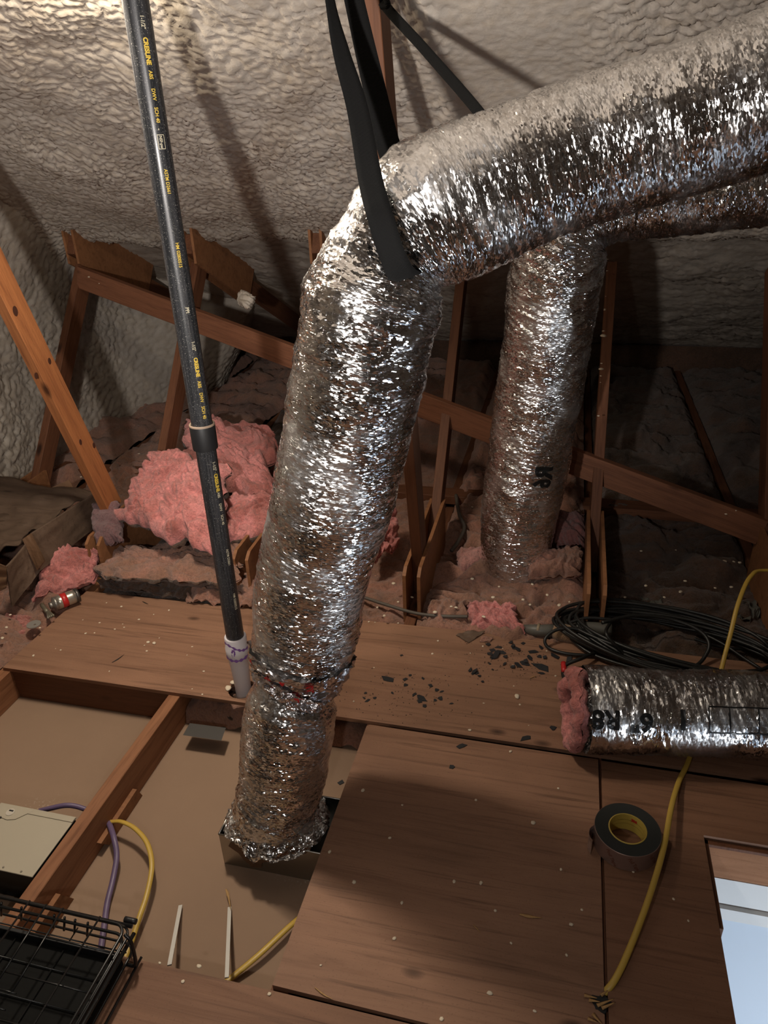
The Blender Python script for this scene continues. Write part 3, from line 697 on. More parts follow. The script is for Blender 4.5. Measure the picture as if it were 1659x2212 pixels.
# ------------------------------------------------------------------ straps
def ribbon(name, pts, width, wdirs, mat, parent, n=90, thick=.0022, twist=None):
    C = spline(pts, n); Wd = spline(wdirs, n); Wd /= np.linalg.norm(Wd, axis=1)[:, None]
    T = np.gradient(C, axis=0); T /= np.linalg.norm(T, axis=1)[:, None]; N = np.cross(T, Wd); N /= np.linalg.norm(N, axis=1)[:, None]; Wd = np.cross(N, T)
    wd = np.broadcast_to(np.asarray(width, float), (len(pts),)); wd = spline(np.stack([wd, wd, wd], 1), n)[:, 0]
    k = np.array([[-.5, -.5], [-.25, -.5], [0, -.5], [.25, -.5], [.5, -.5], [.5, .5], [.25, .5], [0, .5], [-.25, .5], [-.5, .5]])
    P = C[:, None]+wd[:, None, None]*k[None, :, :1]*Wd[:, None]+thick*k[None, :, 1:]*N[:, None]
    s = np.concatenate([[0], np.cumsum(np.linalg.norm(np.diff(C, axis=0), axis=1))])
    o = grid(name, P, mat, closed=True, uv=(np.linspace(0, .08, 11), s)); adopt(o, parent); return o
sa = root('hanging_strap', at(880, 612, y=1.25), 'wide black webbing strap slung around the bend of the large duct', 'strap')
S1 = [at(690, -160, y=1.47), at(713, 0, y=1.42), at(738, 115, y=1.39), at(772, 235, y=1.35), at(801, 392, y=1.262), at(822, 470, y=1.215), at(845, 545, y=1.205), at(872, 598, y=1.235), at(905, 606, y=1.31), at(925, 590, y=1.40), at(900, 480, y=1.50), at(845, 335, y=1.50), at(806, 180, y=1.52), at(765, 0, y=1.55), at(730, -160, y=1.58)]
wv = [(.35, .9, 0), (.5, .8, 0), (.8, .5, 0), (.95, .2, 0), (1, .05, 0), (1, .1, -.05), (.95, 0, .25), (.8, .1, .45), (.7, .1, .6), (.6, .1, .75), (.9, 0, .2), (1, 0, 0), (1, 0, 0), (1, .1, 0), (1, .1, 0)]
ribbon('webbing', S1, [.016, .020, .030, .036, .040, .042, .043, .046, .046, .045, .045, .046, .042, .036, .034], wv, STRAP, sa, 200)
sb_ = root('hanging_strap', at(1040, 250, y=1.5), 'thin black strap running down from the stud to the back of the duct', 'strap')
ribbon('webbing', [at(790, -60, y=1.85), at(832, 12, y=1.80), at(920, 110, y=1.70), at(1045, 256, y=1.53), at(1080, 330, y=1.53)], .020, [(1, 0, .8)]*5, STRAP, sb_, 60)
tube('loose_end', [at(815, -30, y=1.78), at(838, 8, y=1.77), at(824, 14, y=1.78)], .006, STRAP, sb_, 8, 20)

# ------------------------------------------------------------------ pink and dusty insulation
def bed(x0, x1, y0, y1, zc_, amp, mat, seed, label, res=.011, front=.05, fl=None):
    xs = np.arange(x0, x1+res/2, res); ys = np.arange(y0, y1, res*1.0); ys = np.concatenate([ys[ys < 3.2], np.arange(max(3.2, y0), y1, .03)])
    X, Y = np.meshgrid(xs, ys)
    wx = noise(X*4, Y*4, 0*X, seed)*.1; a, b_ = worley((X+wx)*6.5, (Y+noise(X*4, Y*4, 0*X+3, seed)*.1)*6.5, seed)
    z = np.clip((b_-a)*1.3, 0, 1)*.022*amp+fbm(X*4+wx*8, Y*6, 0*X, seed+3, 5)*.060*amp-.02*ridge(noise(X*9+wx*20, Y*11, 0*X, seed+6), 3)*amp+fbm(X*30, Y*30, 0*X, seed+8, 3)*.009+.055*np.clip((Y-2.55)/.35, 0, 1)
    e = np.minimum(np.clip((X-x0)/.05, 0, 1), np.clip((x1-X)/.05, 0, 1))
    z = zc_+z*(.4+.6*e)-.02*(1-e)
    z -= np.clip(1-(Y-y0)/front, 0, 1)**2*.07
    if fl: z = fl(X, Y, z)
    P = np.stack([X, Y, np.maximum(z, -.122)], -1)
    o = grid('insulation_batt', P, mat); return tag(o, label, 'insulation', 'insulation between the joists', 'stuff')
g_ = .022
bed(-3.0, TX[0]-g_, .9, 5.3, -.02, 1, DUSTY, 1, 'dusty pink insulation along the foot of the left foam wall', .02)
bed(TX[0]+g_, TX[1]-g_, .9, 5.3, -.015, 1, DUSTY, 2, 'dusty pink insulation left of the plywood strip, under the crumpled box')
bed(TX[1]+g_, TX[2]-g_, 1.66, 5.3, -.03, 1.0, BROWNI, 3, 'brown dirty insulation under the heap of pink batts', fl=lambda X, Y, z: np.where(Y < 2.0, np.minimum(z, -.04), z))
bed(TX[2]+g_, TX[3]-g_, 1.535, 5.3, -.035, .7, DUSTY, 4, 'dusty insulation bay behind the tall foil duct',
    front=.015, fl=lambda X, Y, z: np.where(Y < 2.0, np.minimum(z-.02, -.03), z))
bed(TX[3]+g_, TX[4]-g_, 1.98, 5.3, .005, 1.25, DUSTY, 5, 'lumpy dusty pink insulation bay the far duct stands in', .009,
    fl=lambda X, Y, z: np.where(Y < 2.05, np.minimum(z, .05), z))
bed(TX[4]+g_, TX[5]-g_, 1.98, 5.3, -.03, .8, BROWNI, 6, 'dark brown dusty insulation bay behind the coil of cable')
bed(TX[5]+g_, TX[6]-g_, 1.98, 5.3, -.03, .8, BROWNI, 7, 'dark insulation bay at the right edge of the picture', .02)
for a_, b_, sd in ((TX[3], TX[4], 15),):
    pass
def batt(name, c00, c10, c11, c01, thick, mat, seed, label, amp=.02, n=60, m=60, under=None, group='pink insulation batts', cat='insulation batt', lift=None):
    """lumpy padded slab over four corners; a closed surface"""
    c00, c10, c11, c01 = (np.array(c, float) for c in (c00, c10, c11, c01))
    u = np.linspace(0, 1, n); v = np.linspace(0, 1, m); U, V = np.meshgrid(u, v)
    ju = .07*noise(V*3, 0*V, 0*V+(U > .5)*9, seed)+.06*noise(V*9, 0*V, 0*V+(U > .5)*5, seed+1); jv = .07*noise(U*3, 0*U, 0*U+4+(V > .5)*9, seed)+.06*noise(U*9, 0*U, 0*U+(V > .5)*5, seed+1)
    Uu = U+ju*np.abs(2*U-1)*1.6; Vv = V+jv*np.abs(2*V-1)*1.6
    B0 = ((1-Uu)*(1-Vv))[..., None]*c00+(Uu*(1-Vv))[..., None]*c10+(Uu*Vv)[..., None]*c11+((1-Uu)*Vv)[..., None]*c01
    nn = np.cross(c10-c00, c01-c00); nn /= np.linalg.norm(nn)
    e = (1-np.abs(2*U-1)**5)*(1-np.abs(2*V-1)**5); e = np.sqrt(np.clip(e, 0, 1))
    sc = np.linalg.norm(c10-c00), np.linalg.norm(c01-c00)
    wu = noise(U*sc[0]*7, V*sc[1]*7, 0*U, seed+2)*.6; wv_ = noise(U*sc[0]*7, V*sc[1]*7, 0*U+5, seed+2)*.6
    q = fbm(U*sc[0]*9+wu, V*sc[1]*9+wv_, 0*U, seed+5, 4)*amp*1.5-amp*1.1*ridge(noise(U*sc[0]*8+wu*2, V*sc[1]*12+wv_*2, 0*U, seed+9), 3)-amp*.5*ridge(noise(U*sc[0]*26+wu*3, V*sc[1]*20, 0*U, seed+19), 2.5)+fbm(U*sc[0]*45, V*sc[1]*45, 0*U, seed+6, 3)*amp*.28
    top = B0+nn*(thick*.5*e+q)[..., None]; bot = B0-nn*(thick*.5*e-q*.3)[..., None]
    P = np.concatenate([top, bot[::-1]], 0); P = np.concatenate([P, P[:1]], 0)
    bm_side = None
    o = grid(name, P, mat, smooth=True)
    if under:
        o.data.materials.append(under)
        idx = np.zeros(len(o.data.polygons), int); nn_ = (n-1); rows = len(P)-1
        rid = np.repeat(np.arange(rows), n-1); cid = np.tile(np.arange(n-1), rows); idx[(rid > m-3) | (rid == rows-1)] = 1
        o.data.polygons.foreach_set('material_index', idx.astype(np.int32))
    return tag(o, label, cat, group)
K = lambda u, v, y: at(u, v, y=y)
# the big torn batt in the heap, face tipped towards the camera
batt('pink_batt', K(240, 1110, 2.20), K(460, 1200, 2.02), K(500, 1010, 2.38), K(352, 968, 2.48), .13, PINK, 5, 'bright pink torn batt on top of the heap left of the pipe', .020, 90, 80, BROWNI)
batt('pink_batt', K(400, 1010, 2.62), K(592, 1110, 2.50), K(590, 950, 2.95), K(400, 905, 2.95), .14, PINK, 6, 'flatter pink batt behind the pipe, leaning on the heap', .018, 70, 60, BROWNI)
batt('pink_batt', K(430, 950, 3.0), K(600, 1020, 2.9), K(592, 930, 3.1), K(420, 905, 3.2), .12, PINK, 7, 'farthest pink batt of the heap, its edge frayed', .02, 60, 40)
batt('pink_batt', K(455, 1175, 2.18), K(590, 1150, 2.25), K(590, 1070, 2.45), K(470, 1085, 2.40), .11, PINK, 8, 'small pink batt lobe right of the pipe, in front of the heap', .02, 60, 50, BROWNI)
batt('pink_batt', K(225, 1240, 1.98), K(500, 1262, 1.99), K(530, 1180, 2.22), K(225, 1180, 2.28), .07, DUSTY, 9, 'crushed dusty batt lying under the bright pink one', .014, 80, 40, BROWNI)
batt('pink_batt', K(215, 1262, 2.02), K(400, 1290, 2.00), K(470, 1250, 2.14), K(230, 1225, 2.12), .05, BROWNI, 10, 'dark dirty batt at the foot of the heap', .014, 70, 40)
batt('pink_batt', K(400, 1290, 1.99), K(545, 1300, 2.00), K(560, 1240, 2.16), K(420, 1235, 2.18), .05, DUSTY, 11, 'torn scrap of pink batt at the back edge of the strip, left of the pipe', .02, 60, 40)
batt('pink_batt', K(66, 1290, 1.86), K(200, 1250, 2.00), K(215, 1190, 2.15), K(120, 1185, 2.10), .08, PINK, 12, 'crumpled pink batt below the brown box at the left edge', .02, 60, 50)
batt('pink_batt', K(210, 1180, 2.12), K(262, 1170, 2.13), K(255, 1085, 2.25), K(200, 1090, 2.26), .08, m_fiber('grey_pink_fiberglass', (.22, .12, .12), (.16, .08, .08), .3, .6), 13, 'grey-pink bagged batt between the box and the bright stud', .008, 40, 40)
batt('pink_batt', K(800, 1215, 2.30), K(862, 1180, 2.42), K(850, 1085, 2.55), K(795, 1080, 2.5), .08, PINK, 14, 'pink batt peeking out just right of the tall duct', .02, 40, 50)
batt('pink_batt', K(1020, 1360, 2.04), K(1132, 1372, 2.02), K(1105, 1300, 2.14), K(1010, 1300, 2.16), .06, PINK, 16, 'bright pink tuft at the back edge of the strip, left of the cable coil', .018, 50, 50)
batt('pink_batt', K(990, 1235, 2.40), K(1050, 1235, 2.42), K(1050, 1180, 2.5), K(985, 1190, 2.5), .07, m_fiber('pale_pink_fiberglass', (.42, .2, .17), (.28, .14, .11), .3, .6), 17, 'pale pink tuft left of the foot of the far duct', .015, 40, 40)
batt('pink_batt', K(1140, 1245, 2.30), K(1255, 1240, 2.32), K(1255, 1180, 2.42), K(1150, 1195, 2.4), .09, DUSTY, 18, 'folded dusty batt right of the foot of the far duct', .018, 60, 40)
batt('pink_batt', K(1190, 1175, 2.55), K(1262, 1180, 2.5), K(1262, 1110, 2.7), K(1190, 1110, 2.7), .10, m_fiber('dull_pink_fiberglass', (.26, .1, .09), (.18, .08, .07), .3, .6), 19, 'dull pink batt standing behind the far duct on its right', .012, 50, 40)
batt('pink_batt', K(0, 1420, 1.68), K(60, 1380, 1.74), K(70, 1330, 1.84), K(0, 1330, 1.84), .06, m_fiber('soft_pink_fiberglass', (.5, .2, .17), (.34, .15, .12), .3, .6), 20, 'faded pink batt at the left edge beside the strip', .015, 50, 40)
batt('pink_batt', K(920, 1345, 2.04), K(1010, 1370, 2.02), K(1010, 1300, 2.15), K(930, 1290, 2.15), .04, DUSTY, 22, 'torn flap of dusty batt at the strip, right of the plywood plates', .014, 50, 40)
batt('pink_batt', (-1.03, 1.545, -.07), (-.74, 1.55, -.075), (-.72, 1.80, -.06), (-1.03, 1.80, -.06), .03, BROWNI, 23, 'dark insulation scrap in the bay under the plywood strip', .02, 50, 30)
sm = mk('metal_strip', [at(395, 1588, z=-.07), at(478, 1600, z=-.07), at(488, 1572, z=-.07), at(410, 1562, z=-.07), at(395, 1588, z=-.073), at(478, 1600, z=-.073), at(488, 1572, z=-.073), at(410, 1562, z=-.073)],
        [(0, 1, 2, 3), (7, 6, 5, 4), (0, 4, 5, 1), (1, 5, 6, 2), (2, 6, 7, 3), (3, 7, 4, 0)], plain('dull_steel', (.07, .065, .06), .6, .3))
tag(sm, 'dull metal strip sticking out of the dark bay under the strip', 'metal strip')

# ------------------------------------------------------------------ crumpled brown box at the left
cb = root('cardboard_box', K(40, 1250, 1.9), 'crumpled brown cardboard box with open flaps at the left edge', 'box')
def patch(name, corners, mat, parent, n=24, m=24, warp=.012, seed=1, thick=.004):
    c = [np.array(q, float) for q in corners]; u = np.linspace(0, 1, n); v = np.linspace(0, 1, m); U, V = np.meshgrid(u, v)
    P = ((1-U)*(1-V))[..., None]*c[0]+(U*(1-V))[..., None]*c[1]+(U*V)[..., None]*c[2]+((1-U)*V)[..., None]*c[3]
    nn = np.cross(c[1]-c[0], c[3]-c[0]); nn /= np.linalg.norm(nn)
    P = P+nn*(fbm(U*2.2, V*2.2, 0*U, seed, 3)*warp)[..., None]
    P2 = np.concatenate([P, (P-nn*thick)[::-1], P[:1]], 0)
    o = grid(name, P2, mat, smooth=False); adopt(o, parent); return o
patch('side_panel', [K(85, 1235, 1.93), K(205, 1140, 2.30), K(212, 1060, 2.36), K(66, 1152, 1.98)], KRAFT, cb, seed=3, warp=.006)
patch('front_panel', [K(26, 1312, 1.80), K(88, 1232, 1.93), K(70, 1160, 1.97), K(14, 1224, 1.80)], KRAFT, cb, seed=4, warp=.006)
patch('flap', [K(80, 1232, 1.90), K(96, 1212, 1.90), K(66, 1152, 1.95), K(48, 1165, 1.93)], CARD, cb, seed=5, warp=.002)
patch('top_sheet', [K(-120, 1240, 1.85), K(66, 1156, 1.99), K(212, 1062, 2.38), K(-120, 1010, 2.5)], KRAFT, cb, 40, 40, .06, 6)
patch('top_sheet', [K(-120, 1130, 2.0), K(60, 1130, 2.2), K(150, 1080, 2.42), K(-120, 990, 2.5)], KRAFT, cb, 40, 40, .03, 9)
patch('rear_flap', [K(95, 1060, 2.42), K(140, 1105, 2.42), K(168, 1072, 2.45), K(150, 1036, 2.5)], CARD, cb, seed=7, warp=.002)
patch('low_panel', [K(-120, 1330, 1.72), K(14, 1270, 1.80), K(14, 1224, 1.80), K(-120, 1170, 1.85)], CARD, cb, seed=8, warp=.01)

# spray can, broken tool bit, washer
sc_ = root('spray_can', K(130, 1296, 1.84), 'small silver spray can with a red label lying left of the strip', 'can')
a_, b_ = at(114, 1306, z=.035), at(170, 1284, z=.035); ax = (b_-a_)/np.linalg.norm(b_-a_)
cbody = tube('can_body', [a_+ax*.012, b_-ax*.012], .026, plain('brushed_tin', (.5, .47, .4), .3, .8), sc_, 28, 6)
tube('shoulder', [a_-ax*.012, a_+ax*.014], [.012]*3+[.026]*3, plain('dull_tin', (.3, .28, .25), .4, .8), sc_, 24, 6)
tube('base_rim', [b_-ax*.014, b_-ax*.002], .0275, plain('dark_tin', (.12, .11, .1), .4, .8), sc_, 28, 3)
tube('label', [a_+ax*.03, a_+ax*.05], .0265, RED, cbody, 28, 3)
tb = root('broken_fitting', K(100, 1325, 1.8), 'small broken grey metal fitting beside the spray can', 'fitting')
tube('shank', [at(90, 1306, z=.02), at(102, 1322, z=.02)], .008, plain('pewter', (.2, .18, .13), .5, .5), tb, 6, 4)
for k in range(4):
    tube('prong', [at(102, 1318, z=.02), at(104+k*4, 1336-k*2, z=.02+.004*k)], .004, plain('pewter', (.22, .2, .16), .5, .5) if k == 0 else bpy.data.materials['pewter'], tb, 6, 4)
wq = at(73, 1349, z=.012)
wa = sheet('washer', circ(wq[0], wq[1], .024, 28), .014, .003, plain('zinc', (.3, .28, .25), .5, .3), holes=[circ(wq[0]+.006, wq[1]-.002, .0045, 10)])
tag(wa, 'grey round metal washer with a small hole, left of the strip', 'washer')

# ------------------------------------------------------------------ cables
def cable(name, pts, r, mat, label, cat='cable', n=10, seg=90, flat=1.0, group=None, hint=(0, 0, 1)):
    o = tube(name, pts, r, mat, None, n, seg, hint, flat); return tag(o, label, cat, group)
J = -1.066
cable('yellow_cable', [at(232, 1773, x=-1.09), at(240, 1775, x=J), at(262, 1775, z=-.07), at(292, 1790, z=-.068), at(318, 1822, z=-.07), at(328, 1870, z=-.075), at(318, 1930, z=-.088), at(300, 1985, z=-.095), at(282, 2040, z=-.105), at(262, 2090, z=-.110)], .0065, YEL, 'yellow cable looping out of the joist hole towards the crate', flat=.6)
cable('purple_cable', [at(230, 1773, x=-1.09), at(236, 1780, x=J), at(246, 1810, z=-.075), at(252, 1850, z=-.09), at(244, 1900, z=-.105), at(232, 1950, z=-.112), at(225, 2000, z=-.115), at(218, 2050, z=-.115)], .0072, PURC, 'purple-grey cable hanging from the joist hole beside the yellow one', flat=.8)
cable('purple_cable', [at(85, 1752, z=-.06), at(110, 1746, z=-.055), at(140, 1740, z=-.05), at(165, 1742, z=-.055), at(195, 1752, z=-.065)], .0068, PURC, 'purple-grey cable running from the beige box into the joist')
cable('yellow_cable', [at(650, 1980, z=-.112), at(618, 2008, z=-.105), at(560, 2062, z=-.105), at(505, 2108, z=-.112), at(470, 2135, z=-.112)], .0068, YEL, 'short run of yellow cable between the middle and bottom panels', flat=.6)
cable('yellow_cable', [at(1800, 1245, y=2.2), at(1659, 1232, y=2.2), at(1622, 1245, y=2.15), at(1596, 1300, y=2.05), at(1578, 1370, y=1.97), at(1560, 1440, y=1.90), at(1540, 1530, z=.01), at(1500, 1610, z=.01), at(1484, 1652, z=.006), at(1466, 1690, z=.012), at(1450, 1745, z=.03), at(1434, 1830, z=.04), at(1405, 1930, z=.036), at(1368, 2030, z=.022), at(1332, 2110, z=.010), at(1300, 2152, z=-.01)], .0068, YEL, 'long yellow cable from behind the cut duct to the splintered hole', flat=.6, seg=200)
cable('grey_cable', [at(770, 1285, z=.0), at(830, 1305, z=.005), at(900, 1325, z=.012), at(960, 1331, z=.02), at(1010, 1332, z=.02)], .006, GREYC, 'thin brown dusty cable across the insulation right of the tall duct')
cable('grey_cable', [at(985, 1070, z=.06), at(992, 1110, z=.05), at(1003, 1140, z=.02), at(990, 1170, z=.02), at(975, 1190, z=.01)], .008, GREYC, 'grey cable drooping left of the far duct')
cable('white_cord', [at(1140, 1215, z=.08), at(1170, 1207, z=.09), at(1210, 1207, z=.09), at(1245, 1212, z=.07)], .003, WHITEP, 'thin white cord lying at the foot of the far duct', 'cord')
# coil of black cable: one continuous run of loops with wander
ct = []
cc = at(1405, 1395, z=.0); NL = 16; rsc = np.random.RandomState(5)
dxs = rsc.uniform(-.03, .03, NL+1); dys = rsc.uniform(-.025, .025, NL+1); rxs = rsc.uniform(.27, .36, NL+1); rys = rsc.uniform(.115, .16, NL+1); dzs = rsc.uniform(.0, .05, NL+1)
for k in range(NL*26):
    t_ = k/26; i = int(t_); f_ = t_-i; g2 = lambda A: A[i]*(1-f_)+A[i+1]*f_
    a = 2*math.pi*t_+math.pi
    p = np.array([cc[0]+.06+g2(dxs)+g2(rxs)*math.cos(a), cc[1]-.02+g2(dys)+g2(rys)*math.sin(a)-.18*math.cos(a)*g2(rxs), .006+g2(dzs)+.012*abs(math.sin(a*1.5+i))])
    ct.append(p)
coil = root('cable_coil', cc, 'heap of coiled thin black cable behind the cut duct', 'cable coil')
tube('cable', ct, .0058, CABLE, coil, 8, NL*60)
def cl(pts, r=.0055): tube('cable', pts, r, CABLE, coil, 8, 80)
cl([at(1310, 1400, z=.01), at(1262, 1420, z=.03), at(1225, 1435, z=.02), at(1216, 1450, z=.01), at(1222, 1470, z=.01), at(1250, 1500, z=.01)], .006)
cl([at(1290, 1400, z=.01), at(1255, 1362, z=.05), at(1205, 1360, z=.05), at(1178, 1380, z=.03), at(1186, 1400, z=.01), at(1225, 1412, z=.01), at(1290, 1416, z=.01), at(1370, 1412, z=.012)], .0055)
cl([at(1300, 1345, z=.09), at(1370, 1330, z=.09), at(1450, 1338, z=.08), at(1510, 1362, z=.07), at(1532, 1392, z=.05), at(1518, 1425, z=.02), at(1495, 1445, z=.01)], .006)
cl([at(1318, 1345, z=.08), at(1310, 1370, z=.10), at(1345, 1410, z=.05), at(1372, 1440, z=.02), at(1400, 1462, z=.01)], .0055)
cl([at(1500, 1380, z=.02), at(1560, 1398, z=.01), at(1620, 1402, z=.005), at(1720, 1402, z=.005)], .005)
cl([at(1500, 1360, z=.02), at(1560, 1390, z=.02), at(1620, 1430, z=.01), at(1700, 1480, z=.005)], .005)
cl([at(1230, 1345, z=.05), at(1270, 1335, z=.06), at(1320, 1338, z=.06)], .0055)
rt_ = tube('red_tape', [at(1217, 1432, z=.018), at(1219, 1452, z=.014)], .0085, RED, coil, 10, 4)
# grey-taped bundle with foam insulation
tbn = root('taped_bundle', at(1190, 1362, z=0), 'grey duct-taped bundle with tan foam wrap lying behind the strip', 'bundle')
tube('grey_wrap', [at(1130, 1357, z=.01), at(1160, 1362, z=.02), at(1200, 1362, z=.02)], [.012, .016, .02, .02, .021, .022], plain('grey_tape', (.10, .095, .08), .45), tbn, 12, 6)
tube('tan_foam', [at(1196, 1364, z=.018), at(1222, 1368, z=.02), at(1262, 1378, z=.01)], [.023, .028, .03, .03, .026, .02], m_fiber('tan_foam', (.36, .22, .12), (.28, .17, .09), .3, .7), tbn, 14, 6)
tube('grey_wrap', [at(1240, 1356, z=.02), at(1275, 1358, z=.025), at(1320, 1362, z=.025)], [.02, .024, .024, .024, .024, .024], bpy.data.materials['grey_tape'], tbn, 12, 6)
tube('tape_band', [at(1160, 1360, z=.021), at(1166, 1361, z=.021)], .0215, plain('tan_tape', (.25, .19, .12), .5), tbn, 12, 3)
# grey cloth scraps on the dark insulation
for pts_, lab in (([K(1378, 1322, 2.25), K(1480, 1352, 2.2), K(1440, 1300, 2.38), K(1385, 1290, 2.35)], 'crumpled grey cloth scrap on the dark insulation behind the coil'),
                  ([K(1600, 1330, 2.3), K(1645, 1365, 2.28), K(1630, 1298, 2.42), K(1604, 1300, 2.42)], 'grey folded cloth scrap near the right edge, behind the yellow cable')):
    r_ = root('cloth_scrap', pts_[0], lab, 'cloth'); patch('cloth', pts_, plain('grey_cloth', (.10, .10, .085), .8), r_, 30, 30, .03, 4+len(lab), .003)

# ------------------------------------------------------------------ tape roll
tr = root('tape_roll', at(1357, 1825, z=0), 'roll of foil tape with a yellow cardboard core, standing on the plywood', 'tape roll')
tc_ = at(1356, 1790, z=.05); tc_[2] = 0
def lathe(name, prof, mat, parent, c, n=72):
    zz = np.array([p[1] for p in prof]); rr = np.array([p[0] for p in prof]); th = np.linspace(0, 2*np.pi, n, endpoint=False)
    P = np.stack([c[0]+rr[:, None]*np.cos(th), c[1]+rr[:, None]*np.sin(th), c[2]+zz[:, None]+0*th], -1)
    o = grid(name, P, mat, closed=True, uv=(np.linspace(0, .4, n+1), zz)); adopt(o, parent); o.modifiers.new('e', 'EDGE_SPLIT').split_angle = .5; return o
RO, RI = .0745, .0405
tm = NB('tape_side', .7, 0, (.016, .018, .016)); 
lathe('tape_side', [(RI+.002, .0495), (RO-.0008, .0495)], tm.m, tr, tc_)
lathe('tape_wrap', [(RO-.001, .0005), (RO, .001), (RO, .049), (RO-.001, .0498)], NB('tape_surface', .33, .55, (.36, .24, .20)).m, tr, tc_)
lathe('core', [(RI+.0025, .001), (RI+.0025, .0505), (RI, .0515), (RI-.001, .049), (RI-.001, .002)], plain('yellow_core', (.50, .36, .07), .55), tr, tc_)
for hz in (.022, .034): lathe('core_groove', [(RI-.0012, hz), (RI-.0014, hz+.001)], plain('core_line', (.2, .12, .03), .6), tr, tc_)
me, co = textmesh('3M', .011, 1, .0008); a = math.radians(62)-(co[:, 0]-.008)/RI
me.vertices.foreach_set('co', np.stack([tc_[0]+(RI-.0018)*np.cos(a), tc_[1]+(RI-.0018)*np.sin(a), .034+co[:, 1]], 1).reshape(-1).astype(np.float32)); me.update(); adopt(fin('core_print', me, RED), tr)
for k in range(3):
    me, co = textmesh('Foil Tape', .012, 1, .0004); rot = -1.0
    x = co[:, 0]*math.cos(rot)-co[:, 1]*math.sin(rot); y = co[:, 0]*math.sin(rot)+co[:, 1]*math.cos(rot)
    keep = np.clip(y+.040, .003, .047); a = math.radians(-130+38*k)+x/RO
    me.vertices.foreach_set('co', np.stack([tc_[0]+(RO+.0006)*np.cos(a), tc_[1]+(RO+.0006)*np.sin(a), keep], 1).reshape(-1).astype(np.float32)); me.update(); adopt(fin('printed_text', me, plain('brown_print', (.2, .08, .05), .5)), tr)
e0 = at(1288, 1800, z=.03)
C_ = spline([(tc_[0]-RO*.99, tc_[1]-.005, 0), (tc_[0]-RO-.010, tc_[1]-.018, 0), (tc_[0]-RO-.012, tc_[1]-.036, 0), (tc_[0]-RO-.005, tc_[1]-.05, 0)], 16)
P = np.stack([C_+np.array([0, 0, z_]) for z_ in (.003, .02, .036, .051)], 0); adopt(grid('loose_end', P, TAPEF, uv=(np.linspace(0, .05, 16), np.linspace(0, .05, 4))), tr)

# ------------------------------------------------------------------ folded wire crate
cr = root('wire_crate', (-.9, .4, 0), 'folded black wire crate with a plastic tray at the lower left corner', 'crate')
X0, X1, Y0, Y1, ZT, ZB = -1.75, -.775, -.1, .778, .088, .02
def wr(a, b, r=.0019): tube('wire', [a, b], r, WIRE, cr, 7, 3)
for z_, off in ((ZT, 0), (ZT-.014, .006), (ZT-.027, -.004), (ZB, .004)):     # stacked rails at the back and right
    r_ = .0032 if z_ in (ZT, ZT-.027) else .0026
    tube('rail', [(X0, Y1+off, z_), (X1+off-.025, Y1+off, z_)]+[(X1+off-.025+.025*math.sin(a), Y1+off-.025+.025*math.cos(a), z_) for a in np.linspace(.2, 1.4, 6)]+[(X1+off, Y1+off-.025, z_), (X1+off, Y0, z_)], r_, WIRE, cr, 8, raw=True)
tube('rail', [(X0, Y1+.012, ZT-.02), (X1, Y1+.012, ZT-.02)], .0042, WIRE, cr, 8, 4); tube('rail', [(X1+.012, Y1, ZT-.02), (X1+.012, Y0, ZT-.02)], .0042, WIRE, cr, 8, 4)
for x_ in np.arange(X0+.04, X1-.10, .115): wr((x_, Y1+.004, .034), (x_, Y0, .034), .0015)
for y_ in np.arange(Y0+.05, Y1-.01, .062): wr((X0, y_, .034), (X1, y_, .034), .0015)
for u_ in (-1.005, -.965, -.925, -.838): wr((u_, Y1+.004, ZT+.004), (u_, Y1-.16 if u_ in (-.965, -.925) else Y0, ZT+.002 if u_ not in (-.965, -.925) else ZT-.01), .002)
for k in range(9): y_ = Y1-.05-k*.078; wr((X1-.20, y_, ZT-.012), (X1, y_, ZT-.012), .0018)
for y_ in (Y1-.16, Y1-.19): wr((-.97, y_, ZT-.01), (-.915, y_, ZT-.01), .0016)
for x_ in (-1.08, -1.03, -.95, -.925, -.90, -.87):
    wr((x_, Y1, ZT-.02), (x_-.008, Y1-.005, .03), .0026)
for y_ in (Y1-.02, .52, .30): 
    tube('latch', [(X1+.008, y_, ZT+.006), (X1+.022, y_-.004, ZT-.01), (X1+.024, y_-.012, .02), (X1+.002, y_-.012, .012)], .0038, WIRE, cr, 8, 20)
tube('latch', [(X1-.012, Y1+.012, ZT), (X1+.014, Y1+.012, ZT)], .006, BLK, cr, 8, 4)
tube('rail', [(X1+.024, Y1-.012, .012), (X1+.024, Y0, .012)], .0028, WIRE, cr, 8, 4)
box('tray', (X0, Y0, .006), (X1-.006, Y1-.03, .030), TRAY, cr, .002); box('tray_lip', (X0, Y1-.04, .03), (X1-.006, Y1-.032, .048), BLK, cr, .001)
box('tray_lip', (X1-.014, Y0, .03), (X1-.006, Y1-.03, .048), BLK, cr, .001)

# ------------------------------------------------------------------ beige metal fan box between joists
fx = root('fan_housing', (-1.25, .98, -.125), 'beige metal housing cover between the joists at the left edge', 'housing')
FX0, FX1, FY0, FY1, FZ = -1.345, -1.12, .898, 1.072, -.020
box('cover', (FX0, FY0, FZ-.003), (FX1, FY1, FZ), BEIGE, fx, .0008)
box('body', (FX0+.006, FY0+.006, -.1245), (FX1-.002, FY1-.004, FZ-.003), BLACKP, fx)
lpl = sheet('latch_plate', [(FX0+.006, FY1-.004), (FX0+.105, FY1-.006), (FX0+.075, FY1-.040), (FX0+.055, FY1-.046), (FX0+.02, FY1-.04), (FX0+.006, FY1-.03)], FZ+.0022, .0016, BEIGE, parent=fx)
box('hinge_strip', (FX0+.088, FY1-.018, FZ), (FX1, FY1-.003, FZ+.002), BEIGE, fx, .0004)
sheet('knob', circ(FX0+.048, FY1-.024, .011, 20), FZ+.0035, .0015, plain('bright_enamel', (.55, .5, .42), .35), parent=lpl)
